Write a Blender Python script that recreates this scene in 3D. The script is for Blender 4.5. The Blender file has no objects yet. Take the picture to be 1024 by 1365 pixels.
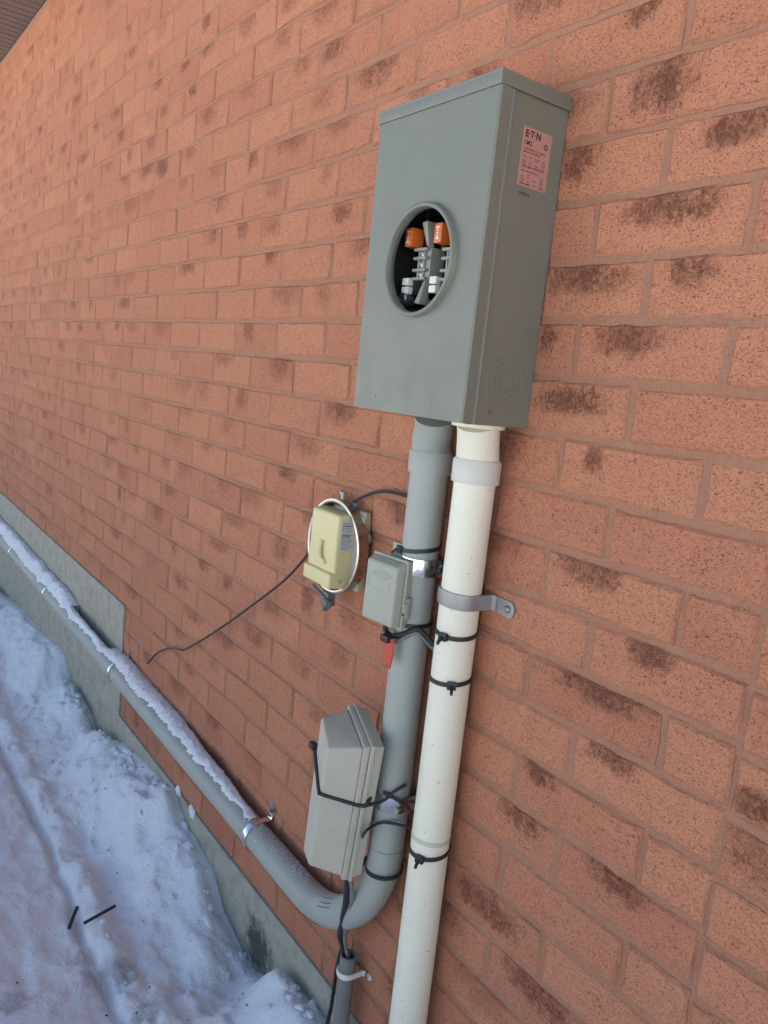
import bpy, bmesh, math, random
import numpy as np
from mathutils import Vector, Matrix
R = math.radians
random.seed(7)
rng = np.random.default_rng(11)
SC = bpy.context.scene
COL = SC.collection

# ------------------------------------------------------------------ camera
# unit h = one brick course (0.076 m); z = 0 is 24 courses below the datum course line
H = 0.076
ZG = 24.0
FPX, YAW, PITCH, ROLL, CD, CZ = 1044.61, -0.932772, -0.164850, 0.105239, 10.7263, -6.3734
def basis():
    ca, sa, cb, sb, cc, sc = math.cos(YAW), math.sin(YAW), math.cos(PITCH), math.sin(PITCH), math.cos(ROLL), math.sin(ROLL)
    f = Vector((sa*cb, ca*cb, sb)); r0 = Vector((ca, -sa, 0)); u0 = r0.cross(f)
    return cc*r0 + sc*u0, -sc*r0 + cc*u0, f
CR, CU, CF = basis()
CPOS = Vector((0, -CD, CZ))
cam_d = bpy.data.cameras.new('camera'); cam = bpy.data.objects.new('camera', cam_d); COL.objects.link(cam)
cam_d.sensor_fit = 'VERTICAL'; cam_d.sensor_height = 36.0; cam_d.sensor_width = 27.0
cam_d.lens = FPX/1365*36.0; cam_d.clip_start = 0.02; cam_d.clip_end = 8000
cam.matrix_world = Matrix(((CR.x, CU.x, -CF.x, 0), (CR.y, CU.y, -CF.y, -CD*H), (CR.z, CU.z, -CF.z, (CZ+ZG)*H), (0, 0, 0, 1)))
SC.camera = cam

# ------------------------------------------------------------------ light: open shade, the sun stands behind the house
SUN_EL, SUN_AZ = 44.0, -28.0           # azimuth from +y (behind the wall) towards -x
world = bpy.data.worlds.new('World'); SC.world = world; world.use_nodes = True
nt = world.node_tree; bg = nt.nodes['Background']
sky = nt.nodes.new('ShaderNodeTexSky'); sky.sky_type = 'NISHITA'; sky.sun_disc = False
sky.sun_elevation = R(SUN_EL); sky.sun_rotation = R(-SUN_AZ); sky.air_density = 1.0; sky.dust_density = 1.2; sky.ozone_density = 1.0
nt.links.new(sky.outputs[0], bg.inputs[0]); bg.inputs[1].default_value = 0.07
sd = bpy.data.lights.new('sun', 'SUN'); sd.energy = 5.0; sd.angle = R(0.5); sd.color = (1.0, 0.90, 0.76)
sun = bpy.data.objects.new('sun', sd); COL.objects.link(sun)
tosun = Vector((-math.sin(R(SUN_AZ))*math.cos(R(SUN_EL)), math.cos(R(SUN_AZ))*math.cos(R(SUN_EL)), math.sin(R(SUN_EL))))
sun.rotation_euler = tosun.to_track_quat('Z', 'Y').to_euler(); sun.location = (0, 4, 8)
SC.view_settings.view_transform = 'Standard'; SC.view_settings.look = 'None'; SC.view_settings.gamma = 1.0
SC.view_settings.exposure = 1.8
SC.render.engine = 'CYCLES'
SC.cycles.max_bounces = 6; SC.cycles.diffuse_bounces = 4; SC.cycles.glossy_bounces = 4
SC.cycles.use_denoising = True; SC.cycles.use_adaptive_sampling = True; SC.cycles.adaptive_threshold = 0.02

# ------------------------------------------------------------------ helpers
def ray(px, py):
    return ((px-512)*CR - (py-682.5)*CU)/FPX + CF
def at(px, py, y):                       # where the line of sight meets the plane at depth y (units h)
    d = ray(px, py); t = (y + CD)/d.y; return CPOS + d*t
def atz(px, py, z):
    d = ray(px, py); t = (z - CZ)/d.z; return CPOS + d*t
def project(v):
    d = v - CPOS; z = d.dot(CF); return 512 + FPX*d.dot(CR)/z, 682.5 - FPX*d.dot(CU)/z, z
def M(v):                                # units h -> metres
    return Vector((v[0]*H, v[1]*H, (v[2]+ZG)*H))

def tag(o, label=None, cat=None, group=None, kind=None):
    if label: o['label'] = label
    if cat: o['category'] = cat
    if group: o['group'] = group
    if kind: o['kind'] = kind
    return o
def thing(name, base, label, cat, group=None):
    o = bpy.data.objects.new(name, None); COL.objects.link(o); o.empty_display_size = 0.05
    o.location = M(base); return tag(o, label, cat, group)
def root_loc(p):
    l = Vector((0, 0, 0))
    while p is not None:
        l += p.location; p = p.parent
    return l
def link(name, bm, mat, parent=None, smooth=False, base=None, angle=35):
    """bm is in units h, in place; the object's origin goes to its own base"""
    for v in bm.verts: v.co = M(v.co)
    if base is None:
        cs = [v.co for v in bm.verts]
        mn = Vector((min(c.x for c in cs), min(c.y for c in cs), min(c.z for c in cs)))
        mx = Vector((max(c.x for c in cs), max(c.y for c in cs), max(c.z for c in cs)))
        org = Vector(((mn.x+mx.x)/2, (mn.y+mx.y)/2, mn.z))
    else: org = M(base)
    for v in bm.verts: v.co -= org
    bmesh.ops.recalc_face_normals(bm, faces=bm.faces[:])
    me = bpy.data.meshes.new(name); bm.to_mesh(me); bm.free()
    if smooth:
        for p_ in me.polygons: p_.use_smooth = True
        try: me.set_sharp_from_angle(angle=R(angle))
        except Exception: pass
    me.materials.append(mat)
    o = bpy.data.objects.new(name, me); COL.objects.link(o)
    if parent is not None:
        o.parent = parent; o.location = org - root_loc(parent)
    else: o.location = org
    return o
def NB(): return bmesh.new()
def hexa(bm, c8, bev=0.0, seg=2):
    """c8: 4 corners of one side, then the 4 opposite; optional bevel"""
    b2 = bmesh.new(); vs = [b2.verts.new(c) for c in c8]
    for f in ((0,1,2,3), (7,6,5,4), (0,4,5,1), (1,5,6,2), (2,6,7,3), (3,7,4,0)): b2.faces.new([vs[i] for i in f])
    bmesh.ops.recalc_face_normals(b2, faces=b2.faces[:])
    if bev: bmesh.ops.bevel(b2, geom=b2.edges[:], offset=bev, segments=seg, profile=0.6, affect='EDGES', clamp_overlap=True)
    merge(bm, b2)
def merge(bm, b2):
    me = bpy.data.meshes.new('tmp'); b2.to_mesh(me); b2.free(); bm.from_mesh(me); bpy.data.meshes.remove(me)
def box(bm, x0, x1, y0, y1, z0, z1, bev=0.0, seg=2):
    hexa(bm, [(x0,y0,z0),(x1,y0,z0),(x1,y0,z1),(x0,y0,z1),(x0,y1,z0),(x1,y1,z0),(x1,y1,z1),(x0,y1,z1)], bev, seg)
def frames(pts, closed=False):
    pts = [Vector(p) for p in pts]; n = len(pts); out = []
    up = None
    for i in range(n):
        a = pts[max(i-1, 0)] if not closed else pts[i-1]; b = pts[min(i+1, n-1)] if not closed else pts[(i+1) % n]
        t = (b-a).normalized()
        if up is None:
            up = Vector((0,0,1)) if abs(t.z) < 0.8 else Vector((0,-1,0))
        s = t.cross(up).normalized(); up = s.cross(t).normalized(); out.append((pts[i], s, up, t))
    return out
def tube(bm, pts, rad, n=12, cap=True, rads=None, closed=False):
    fr = frames(pts, closed); rings = []
    for i, (p, s, u, t) in enumerate(fr):
        r = rads[i] if rads else rad
        rings.append([bm.verts.new(p + s*r*math.cos(2*math.pi*k/n) + u*r*math.sin(2*math.pi*k/n)) for k in range(n)])
    m = len(rings)
    for i in range(m if closed else m-1):
        a, b = rings[i], rings[(i+1) % m]
        for k in range(n): bm.faces.new((a[k], a[(k+1)%n], b[(k+1)%n], b[k]))
    if cap and not closed: bm.faces.new(rings[0]); bm.faces.new(rings[-1])
def lathe(bm, prof, centre, axis, n=40, closed_prof=False):
    """prof: (radius, along axis)"""
    ax = Vector(axis).normalized(); s = ax.orthogonal().normalized(); u = ax.cross(s); c = Vector(centre)
    rings = []
    for r, a in prof:
        rings.append([bm.verts.new(c + ax*a + (s*math.cos(2*math.pi*k/n) + u*math.sin(2*math.pi*k/n))*max(r, 1e-5)) for k in range(n)])
    m = len(rings)
    for i in range(m if closed_prof else m-1):
        a, b = rings[i], rings[(i+1) % m]
        for k in range(n): bm.faces.new((a[k], a[(k+1)%n], b[(k+1)%n], b[k]))
    if not closed_prof:
        for rg, pr in ((rings[0], prof[0]), (rings[-1], prof[-1])):
            if pr[0] > 1e-4: bm.faces.new(rg)
    bmesh.ops.remove_doubles(bm, verts=bm.verts[:], dist=1e-5)
def strip(bm, pts, nrm, w, t):
    """flat band along pts; nrm = outward normals; w = width along the side direction, t = thickness"""
    pts = [Vector(p) for p in pts]; rings = []
    for i, p in enumerate(pts):
        tg = (pts[min(i+1, len(pts)-1)] - pts[max(i-1, 0)]).normalized(); n = Vector(nrm[i]).normalized(); s = tg.cross(n).normalized()
        rings.append([bm.verts.new(p + s*a*w/2 + n*b*t) for a, b in ((-1,0),(1,0),(1,1),(-1,1))])
    for a, b in zip(rings[:-1], rings[1:]):
        for k in range(4): bm.faces.new((a[k], a[(k+1)%4], b[(k+1)%4], b[k]))
    bm.faces.new(rings[0]); bm.faces.new(rings[-1])
def smooth_pts(pts, k=6):
    P = [Vector(p) for p in pts]; out = []
    for i in range(len(P)-1):
        p0, p1, p2, p3 = P[max(i-1,0)], P[i], P[i+1], P[min(i+2, len(P)-1)]
        for j in range(k):
            t = j/k
            out.append(0.5*((2*p1) + (p2-p0)*t + (2*p0-5*p1+4*p2-p3)*t*t + (3*p1-p0-3*p2+p3)*t*t*t))
    out.append(P[-1]); return out
def text_bm(bm, s, origin, ex, ey, size, depth=0.004, bold=0.0):
    """flat print: letters laid on the plane origin + ex*u + ey*v (units h), slightly proud"""
    cu = bpy.data.curves.new('txt', 'FONT'); cu.body = s; cu.size = 1.0; cu.offset = bold; cu.resolution_u = 2
    o = bpy.data.objects.new('txt', cu); COL.objects.link(o)
    dg = bpy.context.evaluated_depsgraph_get(); me = bpy.data.meshes.new_from_object(o.evaluated_get(dg))
    bpy.data.objects.remove(o); bpy.data.curves.remove(cu)
    ex = Vector(ex).normalized(); ey = Vector(ey).normalized(); nz = ex.cross(ey); base = len(bm.verts)
    bm.verts.ensure_lookup_table()
    vs = [bm.verts.new(Vector(origin) + ex*v.co.x*size + ey*v.co.y*size + nz*depth) for v in me.vertices]
    for p_ in me.polygons:
        try: bm.faces.new([vs[i] for i in p_.vertices])
        except ValueError: pass
    bpy.data.meshes.remove(me)
def link_print(name, bm, mat, parent):     # print keeps its own facing
    return link(name, bm, mat, parent)

# ------------------------------------------------------------------ materials
class NT:
    def __init__(s, name):
        s.m = bpy.data.materials.new(name); s.m.use_nodes = True; s.t = s.m.node_tree
        s.b = s.t.nodes['Principled BSDF']
    def n(s, typ, **kw):
        nd = s.t.nodes.new('ShaderNode'+typ)
        for k, v in kw.items(): setattr(nd, k, v)
        return nd
    def set(s, sock, v):
        if isinstance(v, bpy.types.NodeSocket): s.t.links.new(v, sock)
        elif v is not None: sock.default_value = v
    def math(s, op, a, b=None, c=None, clamp=False):
        nd = s.n('Math', operation=op, use_clamp=clamp)
        for i, v in enumerate((a, b, c)):
            if v is not None: s.set(nd.inputs[i], v)
        return nd.outputs[0]
    def noise(s, vec, scale, detail=4, rough=0.55, dist=0.0):
        nd = s.n('TexNoise'); s.set(nd.inputs['Vector'], vec); nd.inputs['Scale'].default_value = scale
        nd.inputs['Detail'].default_value = detail; nd.inputs['Roughness'].default_value = rough; nd.inputs['Distortion'].default_value = dist
        return nd.outputs[0]
    def vor(s, vec, scale, feat='F1'):
        nd = s.n('TexVoronoi', feature=feat); s.set(nd.inputs['Vector'], vec); nd.inputs['Scale'].default_value = scale; return nd.outputs['Distance']
    def ramp(s, v, a, b, c0=0.0, c1=1.0):
        nd = s.n('MapRange', interpolation_type='SMOOTHSTEP'); s.set(nd.inputs[0], v)
        for i, q in enumerate((a, b, c0, c1)): s.set(nd.inputs[i+1], q)
        return nd.outputs[0]
    def mix(s, f, a, b, mode='MIX'):
        nd = s.n('Mix', data_type='RGBA', blend_type=mode); s.set(nd.inputs[0], f)
        s.set(nd.inputs[6], a if isinstance(a, bpy.types.NodeSocket) else (*a, 1)); s.set(nd.inputs[7], b if isinstance(b, bpy.types.NodeSocket) else (*b, 1))
        return nd.outputs[2]
    def pos(s): return s.n('NewGeometry').outputs['Position']
    def scaled(s, vec, sx, sy, sz):
        nd = s.n('Mapping'); s.set(nd.inputs[0], vec); nd.inputs['Scale'].default_value = (sx, sy, sz); return nd.outputs[0]
    def bump(s, hgt, strength=1.0, dist=0.001, prev=None):
        nd = s.n('Bump'); nd.inputs['Strength'].default_value = strength; nd.inputs['Distance'].default_value = dist
        s.set(nd.inputs['Height'], hgt)
        if prev is not None: s.t.links.new(prev, nd.inputs['Normal'])
        return nd.outputs[0]
    def out(s, color=None, rough=None, metal=None, normal=None, **kw):
        if color is not None: s.set(s.b.inputs['Base Color'], color if isinstance(color, bpy.types.NodeSocket) else (*color, 1))
        if rough is not None: s.set(s.b.inputs['Roughness'], rough)
        if metal is not None: s.set(s.b.inputs['Metallic'], metal)
        if normal is not None: s.t.links.new(normal, s.b.inputs['Normal'])
        for k, v in kw.items(): s.set(s.b.inputs[k], v)
        return s.m

def mat_brick():
    s = NT('brick_clay'); P = s.pos()
    uv = s.n('UVMap', uv_map='local').outputs[0]
    sx = s.n('SeparateXYZ'); s.set(sx.inputs[0], uv); u, v = sx.outputs[0], sx.outputs[1]
    at_ = s.n('Attribute', attribute_name='patch'); sp = s.n('SeparateColor'); s.set(sp.inputs[0], at_.outputs['Color'])
    tn = s.n('Attribute', attribute_name='tint'); st = s.n('SeparateColor'); s.set(st.inputs[0], tn.outputs['Color'])
    # patch mask: torn, rough area of the face
    dx = s.math('ABSOLUTE', s.math('DIVIDE', s.math('SUBTRACT', u, sp.outputs[0]), sp.outputs[2]))
    dz = s.math('ABSOLUTE', s.math('DIVIDE', s.math('SUBTRACT', v, sp.outputs[1]), at_.outputs['Alpha']))
    d = s.math('ADD', s.math('POWER', dx, 2.2), s.math('POWER', dz, 2.2))
    nz1 = s.noise(P, 95, 6, 0.78); nz2 = s.noise(s.scaled(P, 1.5, 1.5, 0.8), 26, 4, 0.65, 0.6)
    d = s.math('ADD', d, s.math('MULTIPLY', s.math('SUBTRACT', nz1, 0.5), 4.4))
    d = s.math('ADD', d, s.math('MULTIPLY', s.math('SUBTRACT', nz2, 0.5), 3.0))
    mask = s.math('MULTIPLY', s.ramp(d, 1.9, -0.7), st.outputs[2])
    # second, sparse scatter of small pits everywhere
    def dots(scale, thr, keep, sx=1.0):
        nd = s.n('TexVoronoi', feature='F1'); s.set(nd.inputs['Vector'], s.scaled(P, sx, 1, 1)); nd.inputs['Scale'].default_value = scale
        sc_ = s.n('SeparateColor'); s.set(sc_.inputs[0], nd.outputs['Color'])
        return s.math('MULTIPLY', s.ramp(nd.outputs['Distance'], thr, thr*0.45), s.ramp(sc_.outputs[0], keep, keep+0.04))
    pitL = s.ramp(s.noise(P, 24, 3, 0.6), 0.38, 0.66)
    pit = s.math('MAXIMUM', s.math('MULTIPLY', dots(260, 0.42, 0.72, 0.55), pitL), s.math('MULTIPLY', dots(480, 0.42, 0.66, 0.7), 0.85))
    pit = s.math('MAXIMUM', pit, s.math('MULTIPLY', s.ramp(s.noise(s.scaled(P, 0.6, 1, 1.3), 230, 4, 0.7), 0.60, 0.72), s.math('MULTIPLY', pitL, 0.8)))
    grit = s.math('MAXIMUM', dots(520, 0.40, 0.80), s.math('MULTIPLY', dots(190, 0.28, 0.93), 1.0))
    brush = s.noise(s.scaled(P, 60, 60, 700), 1.0, 3, 0.6)
    big = s.noise(P, 9, 3, 0.6)
    mid = s.noise(P, 45, 4, 0.6)
    c = s.mix(st.outputs[0], (0.455, 0.208, 0.114), (0.525, 0.249, 0.140))
    c = s.mix(s.math('MULTIPLY', st.outputs[1], 0.75), c, (0.40, 0.160, 0.100))
    c = s.mix(s.ramp(big, 0.3, 0.75, 0.0, 0.35), c, (0.57, 0.285, 0.165))
    c = s.mix(s.ramp(mid, 0.40, 0.75, 0.0, 0.30), c, (0.36, 0.145, 0.082))
    c = s.mix(s.ramp(brush, 0.45, 0.75, 0.0, 0.22), c, (0.60, 0.32, 0.19))
    gr = s.noise(s.scaled(P, 0.6, 1, 1), 520, 5, 0.8)
    c = s.mix(s.ramp(gr, 0.45, 0.66, 0.0, 0.45), c, (0.62, 0.34, 0.205))
    c = s.mix(s.ramp(gr, 0.52, 0.36, 0.0, 0.55), c, (0.26, 0.105, 0.062))
    c = s.mix(s.math('MULTIPLY', pit, 0.66), c, (0.14, 0.056, 0.036))
    c = s.mix(s.math('MULTIPLY', grit, 0.5), c, (0.56, 0.38, 0.27))
    pn = s.noise(s.scaled(P, 1, 1, 0.85), 165, 7, 0.78, 0.8)
    rdg = s.math('ABSOLUTE', s.math('SUBTRACT', s.noise(P, 120, 5, 0.7, 0.6), 0.5))
    crk = s.ramp(rdg, 0.0, 0.05)
    pn = s.math('MULTIPLY', pn, s.math('ADD', s.math('MULTIPLY', crk, 0.22), 0.80))
    fn = s.noise(s.scaled(P, 1, 1, 0.62), 210, 6, 0.72, 0.4)
    thr = s.math('ADD', 0.26, s.math('MULTIPLY', mask, 0.30))
    spk = s.math('MULTIPLY', s.ramp(s.math('SUBTRACT', thr, fn), -0.05, 0.09), s.ramp(mask, 0.02, 0.25))
    c = s.mix(s.math('MULTIPLY', mask, 0.28), c, (0.32, 0.115, 0.078))
    c = s.mix(s.math('MULTIPLY', spk, 0.44), c, (0.175, 0.056, 0.042))
    c = s.mix(1.0, c, (1.02, 0.915, 0.925), 'MULTIPLY')
    # mortar smears near the edges of the face
    hx = s.n('Attribute', attribute_name='half'); sh = s.n('SeparateColor'); s.set(sh.inputs[0], hx.outputs['Color'])
    ex_ = s.math('SUBTRACT', sh.outputs[0], s.math('ABSOLUTE', u)); ez_ = s.math('SUBTRACT', sh.outputs[1], s.math('ABSOLUTE', v))
    e = s.math('MINIMUM', ex_, ez_)
    e = s.math('ADD', e, s.math('MULTIPLY', s.math('SUBTRACT', s.noise(P, 34, 5, 0.7), 0.5), 0.024))
    c = s.mix(s.ramp(e, 0.0050, -0.0020, 0.0, 0.85), c, (0.40, 0.195, 0.118))
    h1 = s.math('ADD', s.math('MULTIPLY', s.noise(P, 160, 5, 0.65), 0.35), s.math('MULTIPLY', brush, 0.10))
    h1 = s.math('SUBTRACT', h1, s.math('MULTIPLY', pit, 0.35))
    h1 = s.math('ADD', h1, s.math('MULTIPLY', grit, 0.22))
    rough_h = s.math('ADD', s.math('MULTIPLY', pn, 2.0), s.math('MULTIPLY', crk, 0.2))
    h = s.math('SUBTRACT', s.math('ADD', h1, s.math('MULTIPLY', mask, s.math('SUBTRACT', rough_h, 1.25))), s.math('MULTIPLY', spk, 0.35))
    return s.out(c, 0.92, None, s.bump(h, 1.0, 0.0024), **{'Specular IOR Level': 0.18})
def mat_mortar():
    s = NT('mortar_sand'); P = s.pos()
    c = s.mix(s.noise(P, 60, 5, 0.7), (0.34, 0.168, 0.110), (0.50, 0.255, 0.165))
    c = s.mix(s.ramp(s.noise(P, 6, 3), 0.35, 0.7, 0, 0.5), c, (0.40, 0.205, 0.128))
    c = s.mix(s.ramp(s.noise(P, 350, 2), 0.6, 0.7, 0, 0.6), c, (0.12, 0.07, 0.05))
    h = s.math('ADD', s.noise(P, 40, 4, 0.6), s.math('MULTIPLY', s.noise(P, 300, 4, 0.7), 0.6))
    return s.out(c, 0.95, None, s.bump(h, 1.0, 0.0035), **{'Specular IOR Level': 0.15})
def mat_concrete():
    s = NT('foundation_concrete'); P = s.pos()
    c = s.mix(s.noise(P, 4, 5, 0.65), (0.35, 0.325, 0.26), (0.50, 0.465, 0.385))
    c = s.mix(s.ramp(s.noise(P, 22, 5, 0.7), 0.42, 0.75, 0, 0.6), c, (0.20, 0.195, 0.165))
    # a dark lichen stain low on the face
    ctr = M(at(345, 1262, 0.0)); sub = s.n('VectorMath', operation='SUBTRACT'); s.set(sub.inputs[0], P); sub.inputs[1].default_value = ctr
    ln = s.n('VectorMath', operation='LENGTH'); s.t.links.new(sub.outputs[0], ln.inputs[0])
    dd = s.math('ADD', ln.outputs['Value'], s.math('MULTIPLY', s.math('SUBTRACT', s.noise(P, 40, 5, 0.75), 0.5), 0.16))
    c = s.mix(s.ramp(dd, 0.085, 0.03, 0, 0.9), c, (0.055, 0.058, 0.052))
    c = s.mix(s.ramp(s.noise(P, 160, 3, 0.6), 0.66, 0.74, 0, 0.5), c, (0.08, 0.08, 0.07))
    h = s.math('ADD', s.noise(P, 14, 4, 0.6), s.math('MULTIPLY', s.noise(P, 140, 4, 0.7), 0.25))
    return s.out(c, 0.9, None, s.bump(h, 0.8, 0.004), **{'Specular IOR Level': 0.2})
def mat_snow():
    s = NT('snow'); P = s.pos()
    c = s.mix(s.noise(P, 5, 4), (0.80, 0.82, 0.85), (0.88, 0.89, 0.91))
    dirt = None
    for px, py, rad in ((131, 1300, .055), (166, 1292, .05), (194, 1352, .05), (115, 1272, .035), (20, 1330, .05), (150, 1262, .02)):
        q = M(atz(px, py, -24.2)); sub = s.n('VectorMath', operation='SUBTRACT'); s.set(sub.inputs[0], P); sub.inputs[1].default_value = q
        ln = s.n('VectorMath', operation='LENGTH'); s.t.links.new(sub.outputs[0], ln.inputs[0])
        m_ = s.ramp(s.math('ADD', ln.outputs['Value'], s.math('MULTIPLY', s.math('SUBTRACT', s.noise(P, 28, 5, 0.7), 0.5), 0.10)), rad, rad*0.25)
        dirt = m_ if dirt is None else s.math('MAXIMUM', dirt, m_)
    c = s.mix(s.math('MULTIPLY', dirt, 0.5), c, (0.20, 0.20, 0.20))
    c = s.mix(s.ramp(s.noise(P, 120, 4, 0.7), 0.68, 0.76, 0, 0.35), c, (0.45, 0.46, 0.48))
    h = s.math('ADD', s.noise(P, 26, 6, 0.66), s.math('MULTIPLY', s.noise(P, 220, 4, 0.65), 0.25))
    return s.out(c, 0.55, None, s.bump(h, 0.9, 0.009), **{'Specular IOR Level': 0.25, 'Sheen Weight': 0.0})
def mat_plain(name, col, rough=0.5, metal=0.0, var=0.12, scale=30, bump=0.0, bscale=200, spots=0.0, spotcol=(0.1, 0.09, 0.07), spec=0.5, dirt=0.0, dirtcol=(0.2,0.17,0.13)):
    s = NT(name); P = s.pos()
    c = s.mix(s.noise(P, scale, 4, 0.6), tuple(x*(1-var) for x in col), tuple(min(1, x*(1+var)) for x in col))
    if dirt: c = s.mix(s.ramp(s.noise(P, 11, 5, 0.7), 0.45, 0.8, 0, dirt), c, dirtcol)
    if spots: c = s.mix(s.ramp(s.noise(P, 130, 3, 0.65), 0.685, 0.73, 0, spots), c, spotcol)
    rg = s.ramp(s.noise(P, 18, 4, 0.6), 0.3, 0.7, max(0, rough-0.08), min(1, rough+0.1))
    nrm = s.bump(s.noise(P, bscale, 4, 0.6), 0.6, bump) if bump else None
    return s.out(c, rg, metal, nrm, **{'Specular IOR Level': spec})
BRICK, MORTAR, CONC, SNOW = mat_brick(), mat_mortar(), mat_concrete(), mat_snow()
ENAMEL = mat_plain('grey_green_enamel', (0.196, 0.202, 0.162), 0.42, 0, 0.04, 8, 0.00012, 900, dirt=0.15, dirtcol=(0.20, 0.20, 0.17))
PVC_G = mat_plain('grey_pvc', (0.365, 0.39, 0.35), 0.48, 0, 0.06, 10, 0.0001, 400, spots=0.5, spotcol=(0.18, 0.18, 0.17), dirt=0.25, dirtcol=(0.27, 0.28, 0.26))
PVC_W = mat_plain('aged_white_pvc', (0.82, 0.805, 0.65), 0.45, 0, 0.04, 6, 0.0001, 300, spots=0.75, spotcol=(0.16, 0.14, 0.11), dirt=0.22, dirtcol=(0.55, 0.52, 0.43))
PVC_W2 = mat_plain('pale_grey_pvc', (0.64, 0.635, 0.56), 0.42, 0, 0.05, 12, 0.0001, 300, dirt=0.2, dirtcol=(0.45, 0.45, 0.42))
PVC_D = mat_plain('dark_grey_pvc', (0.20, 0.20, 0.19), 0.55, 0, 0.1, 15, dirt=0.2)
TELE = mat_plain('weathered_grey_plastic', (0.385, 0.395, 0.32), 0.55, 0, 0.06, 14, 0.00025, 700, dirt=0.35, dirtcol=(0.25, 0.26, 0.235), spots=0.3, spotcol=(0.2, 0.2, 0.18))
TELE2 = mat_plain('light_grey_plastic', (0.50, 0.485, 0.395), 0.5, 0, 0.06, 14, 0.0002, 700, dirt=0.35, dirtcol=(0.31, 0.31, 0.28), spots=0.4, spotcol=(0.2, 0.19, 0.17))
CREAM = mat_plain('cream_plastic', (0.70, 0.62, 0.31), 0.42, 0, 0.05, 16, 0.0001, 500, dirt=0.25, dirtcol=(0.50, 0.44, 0.25))
CREAM2 = mat_plain('faded_cream_plastic', (0.46, 0.40, 0.27), 0.55, 0, 0.08, 16, dirt=0.4, dirtcol=(0.34, 0.29, 0.20))
GALV = mat_plain('galvanised_steel', (0.33, 0.34, 0.33), 0.45, 0.6, 0.25, 60, 0.0003, 200, dirt=0.5, dirtcol=(0.27, 0.28, 0.28))
CHROME = mat_plain('bright_zinc', (0.74, 0.76, 0.78), 0.16, 1.0, 0.05, 30)
RINGM = mat_plain('steel_ring', (0.50, 0.46, 0.40), 0.30, 1.0, 0.08, 40)
BLACK = mat_plain('black_nylon', (0.022, 0.022, 0.024), 0.45, 0, 0.2, 30)
WIRE = mat_plain('brown_wire', (0.045, 0.028, 0.022), 0.5, 0, 0.2, 30)
ORANGE = mat_plain('orange_plastic', (0.72, 0.16, 0.025), 0.4, 0, 0.06, 40)
WHITE = mat_plain('white_plastic', (0.78, 0.76, 0.70), 0.45, 0, 0.05, 40)
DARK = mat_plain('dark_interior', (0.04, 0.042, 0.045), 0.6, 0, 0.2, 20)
BLOCK = mat_plain('terminal_block_plastic', (0.30, 0.305, 0.26), 0.5, 0, 0.08, 40)
JAW = mat_plain('tinned_jaw', (0.42, 0.42, 0.41), 0.3, 0.9, 0.15, 60)
PINK = mat_plain('pink_label', (0.50, 0.255, 0.215), 0.45, 0, 0.05, 30)
PAPER = mat_plain('white_label', (0.60, 0.60, 0.57), 0.5, 0, 0.06, 30)
INK = mat_plain('black_ink', (0.03, 0.022, 0.022), 0.6, 0, 0.1, 30)
INK2 = mat_plain('brown_ink', (0.14, 0.065, 0.055), 0.6, 0, 0.1, 30)
RED = mat_plain('red_tag_plastic', (0.50, 0.07, 0.04), 0.45, 0, 0.1, 30)
SOFFIT = mat_plain('brown_aluminium', (0.17, 0.135, 0.12), 0.5, 0, 0.06, 10)
ROOFM = mat_plain('dark_shingle', (0.06, 0.055, 0.05), 0.9, 0, 0.3, 30, 0.003, 60)
BRASS = mat_plain('dull_screw', (0.30, 0.29, 0.26), 0.35, 0.9, 0.1, 60)
OLIVE = mat_plain('grey_green_plastic', (0.13, 0.15, 0.14), 0.5, 0, 0.1, 40)

# ------------------------------------------------------------------ ground: snow
_G = {}
def vnoise(x, y, seed):
    if seed not in _G: _G[seed] = np.random.default_rng(seed).random((256, 256))
    g = _G[seed]; xi = np.floor(x).astype(int); yi = np.floor(y).astype(int)
    fx = x-xi; fy = y-yi; fx = fx*fx*(3-2*fx); fy = fy*fy*(3-2*fy)
    a = g[xi % 256, yi % 256]; b = g[(xi+1) % 256, yi % 256]; c = g[xi % 256, (yi+1) % 256]; d = g[(xi+1) % 256, (yi+1) % 256]
    return (a*(1-fx)+b*fx)*(1-fy) + (c*(1-fx)+d*fx)*fy - 0.5
def fbm(x, y, seed, o=4):
    s = 0; a = 1.0
    for k in range(o): s = s + a*vnoise(x*2**k + 17*k, y*2**k + 5*k, seed+k); a *= 0.5
    return s
CXS = [-3000, -90, -59.8, -53.6, -46, -42.6, -41.8, -40.2, -36.8, -35.2, -34.0, -32.9, -30.6, -28.3, -25.5, -24.4, -22.0, -20.8, -18.6, -17.5, -16.6, -14.9, -12, 10, 60, 3000]
CZS = [-23.8, -23.8, -23.7, -23.1, -22.9, -22.45, -22.5, -23.1, -23.2, -23.7, -23.75, -23.2, -22.7, -22.55, -22.2, -22.75, -22.9, -23.75, -24.3, -24.1, -23.35, -23.05, -23.1, -23.3, -23.6, -23.6]
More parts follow.
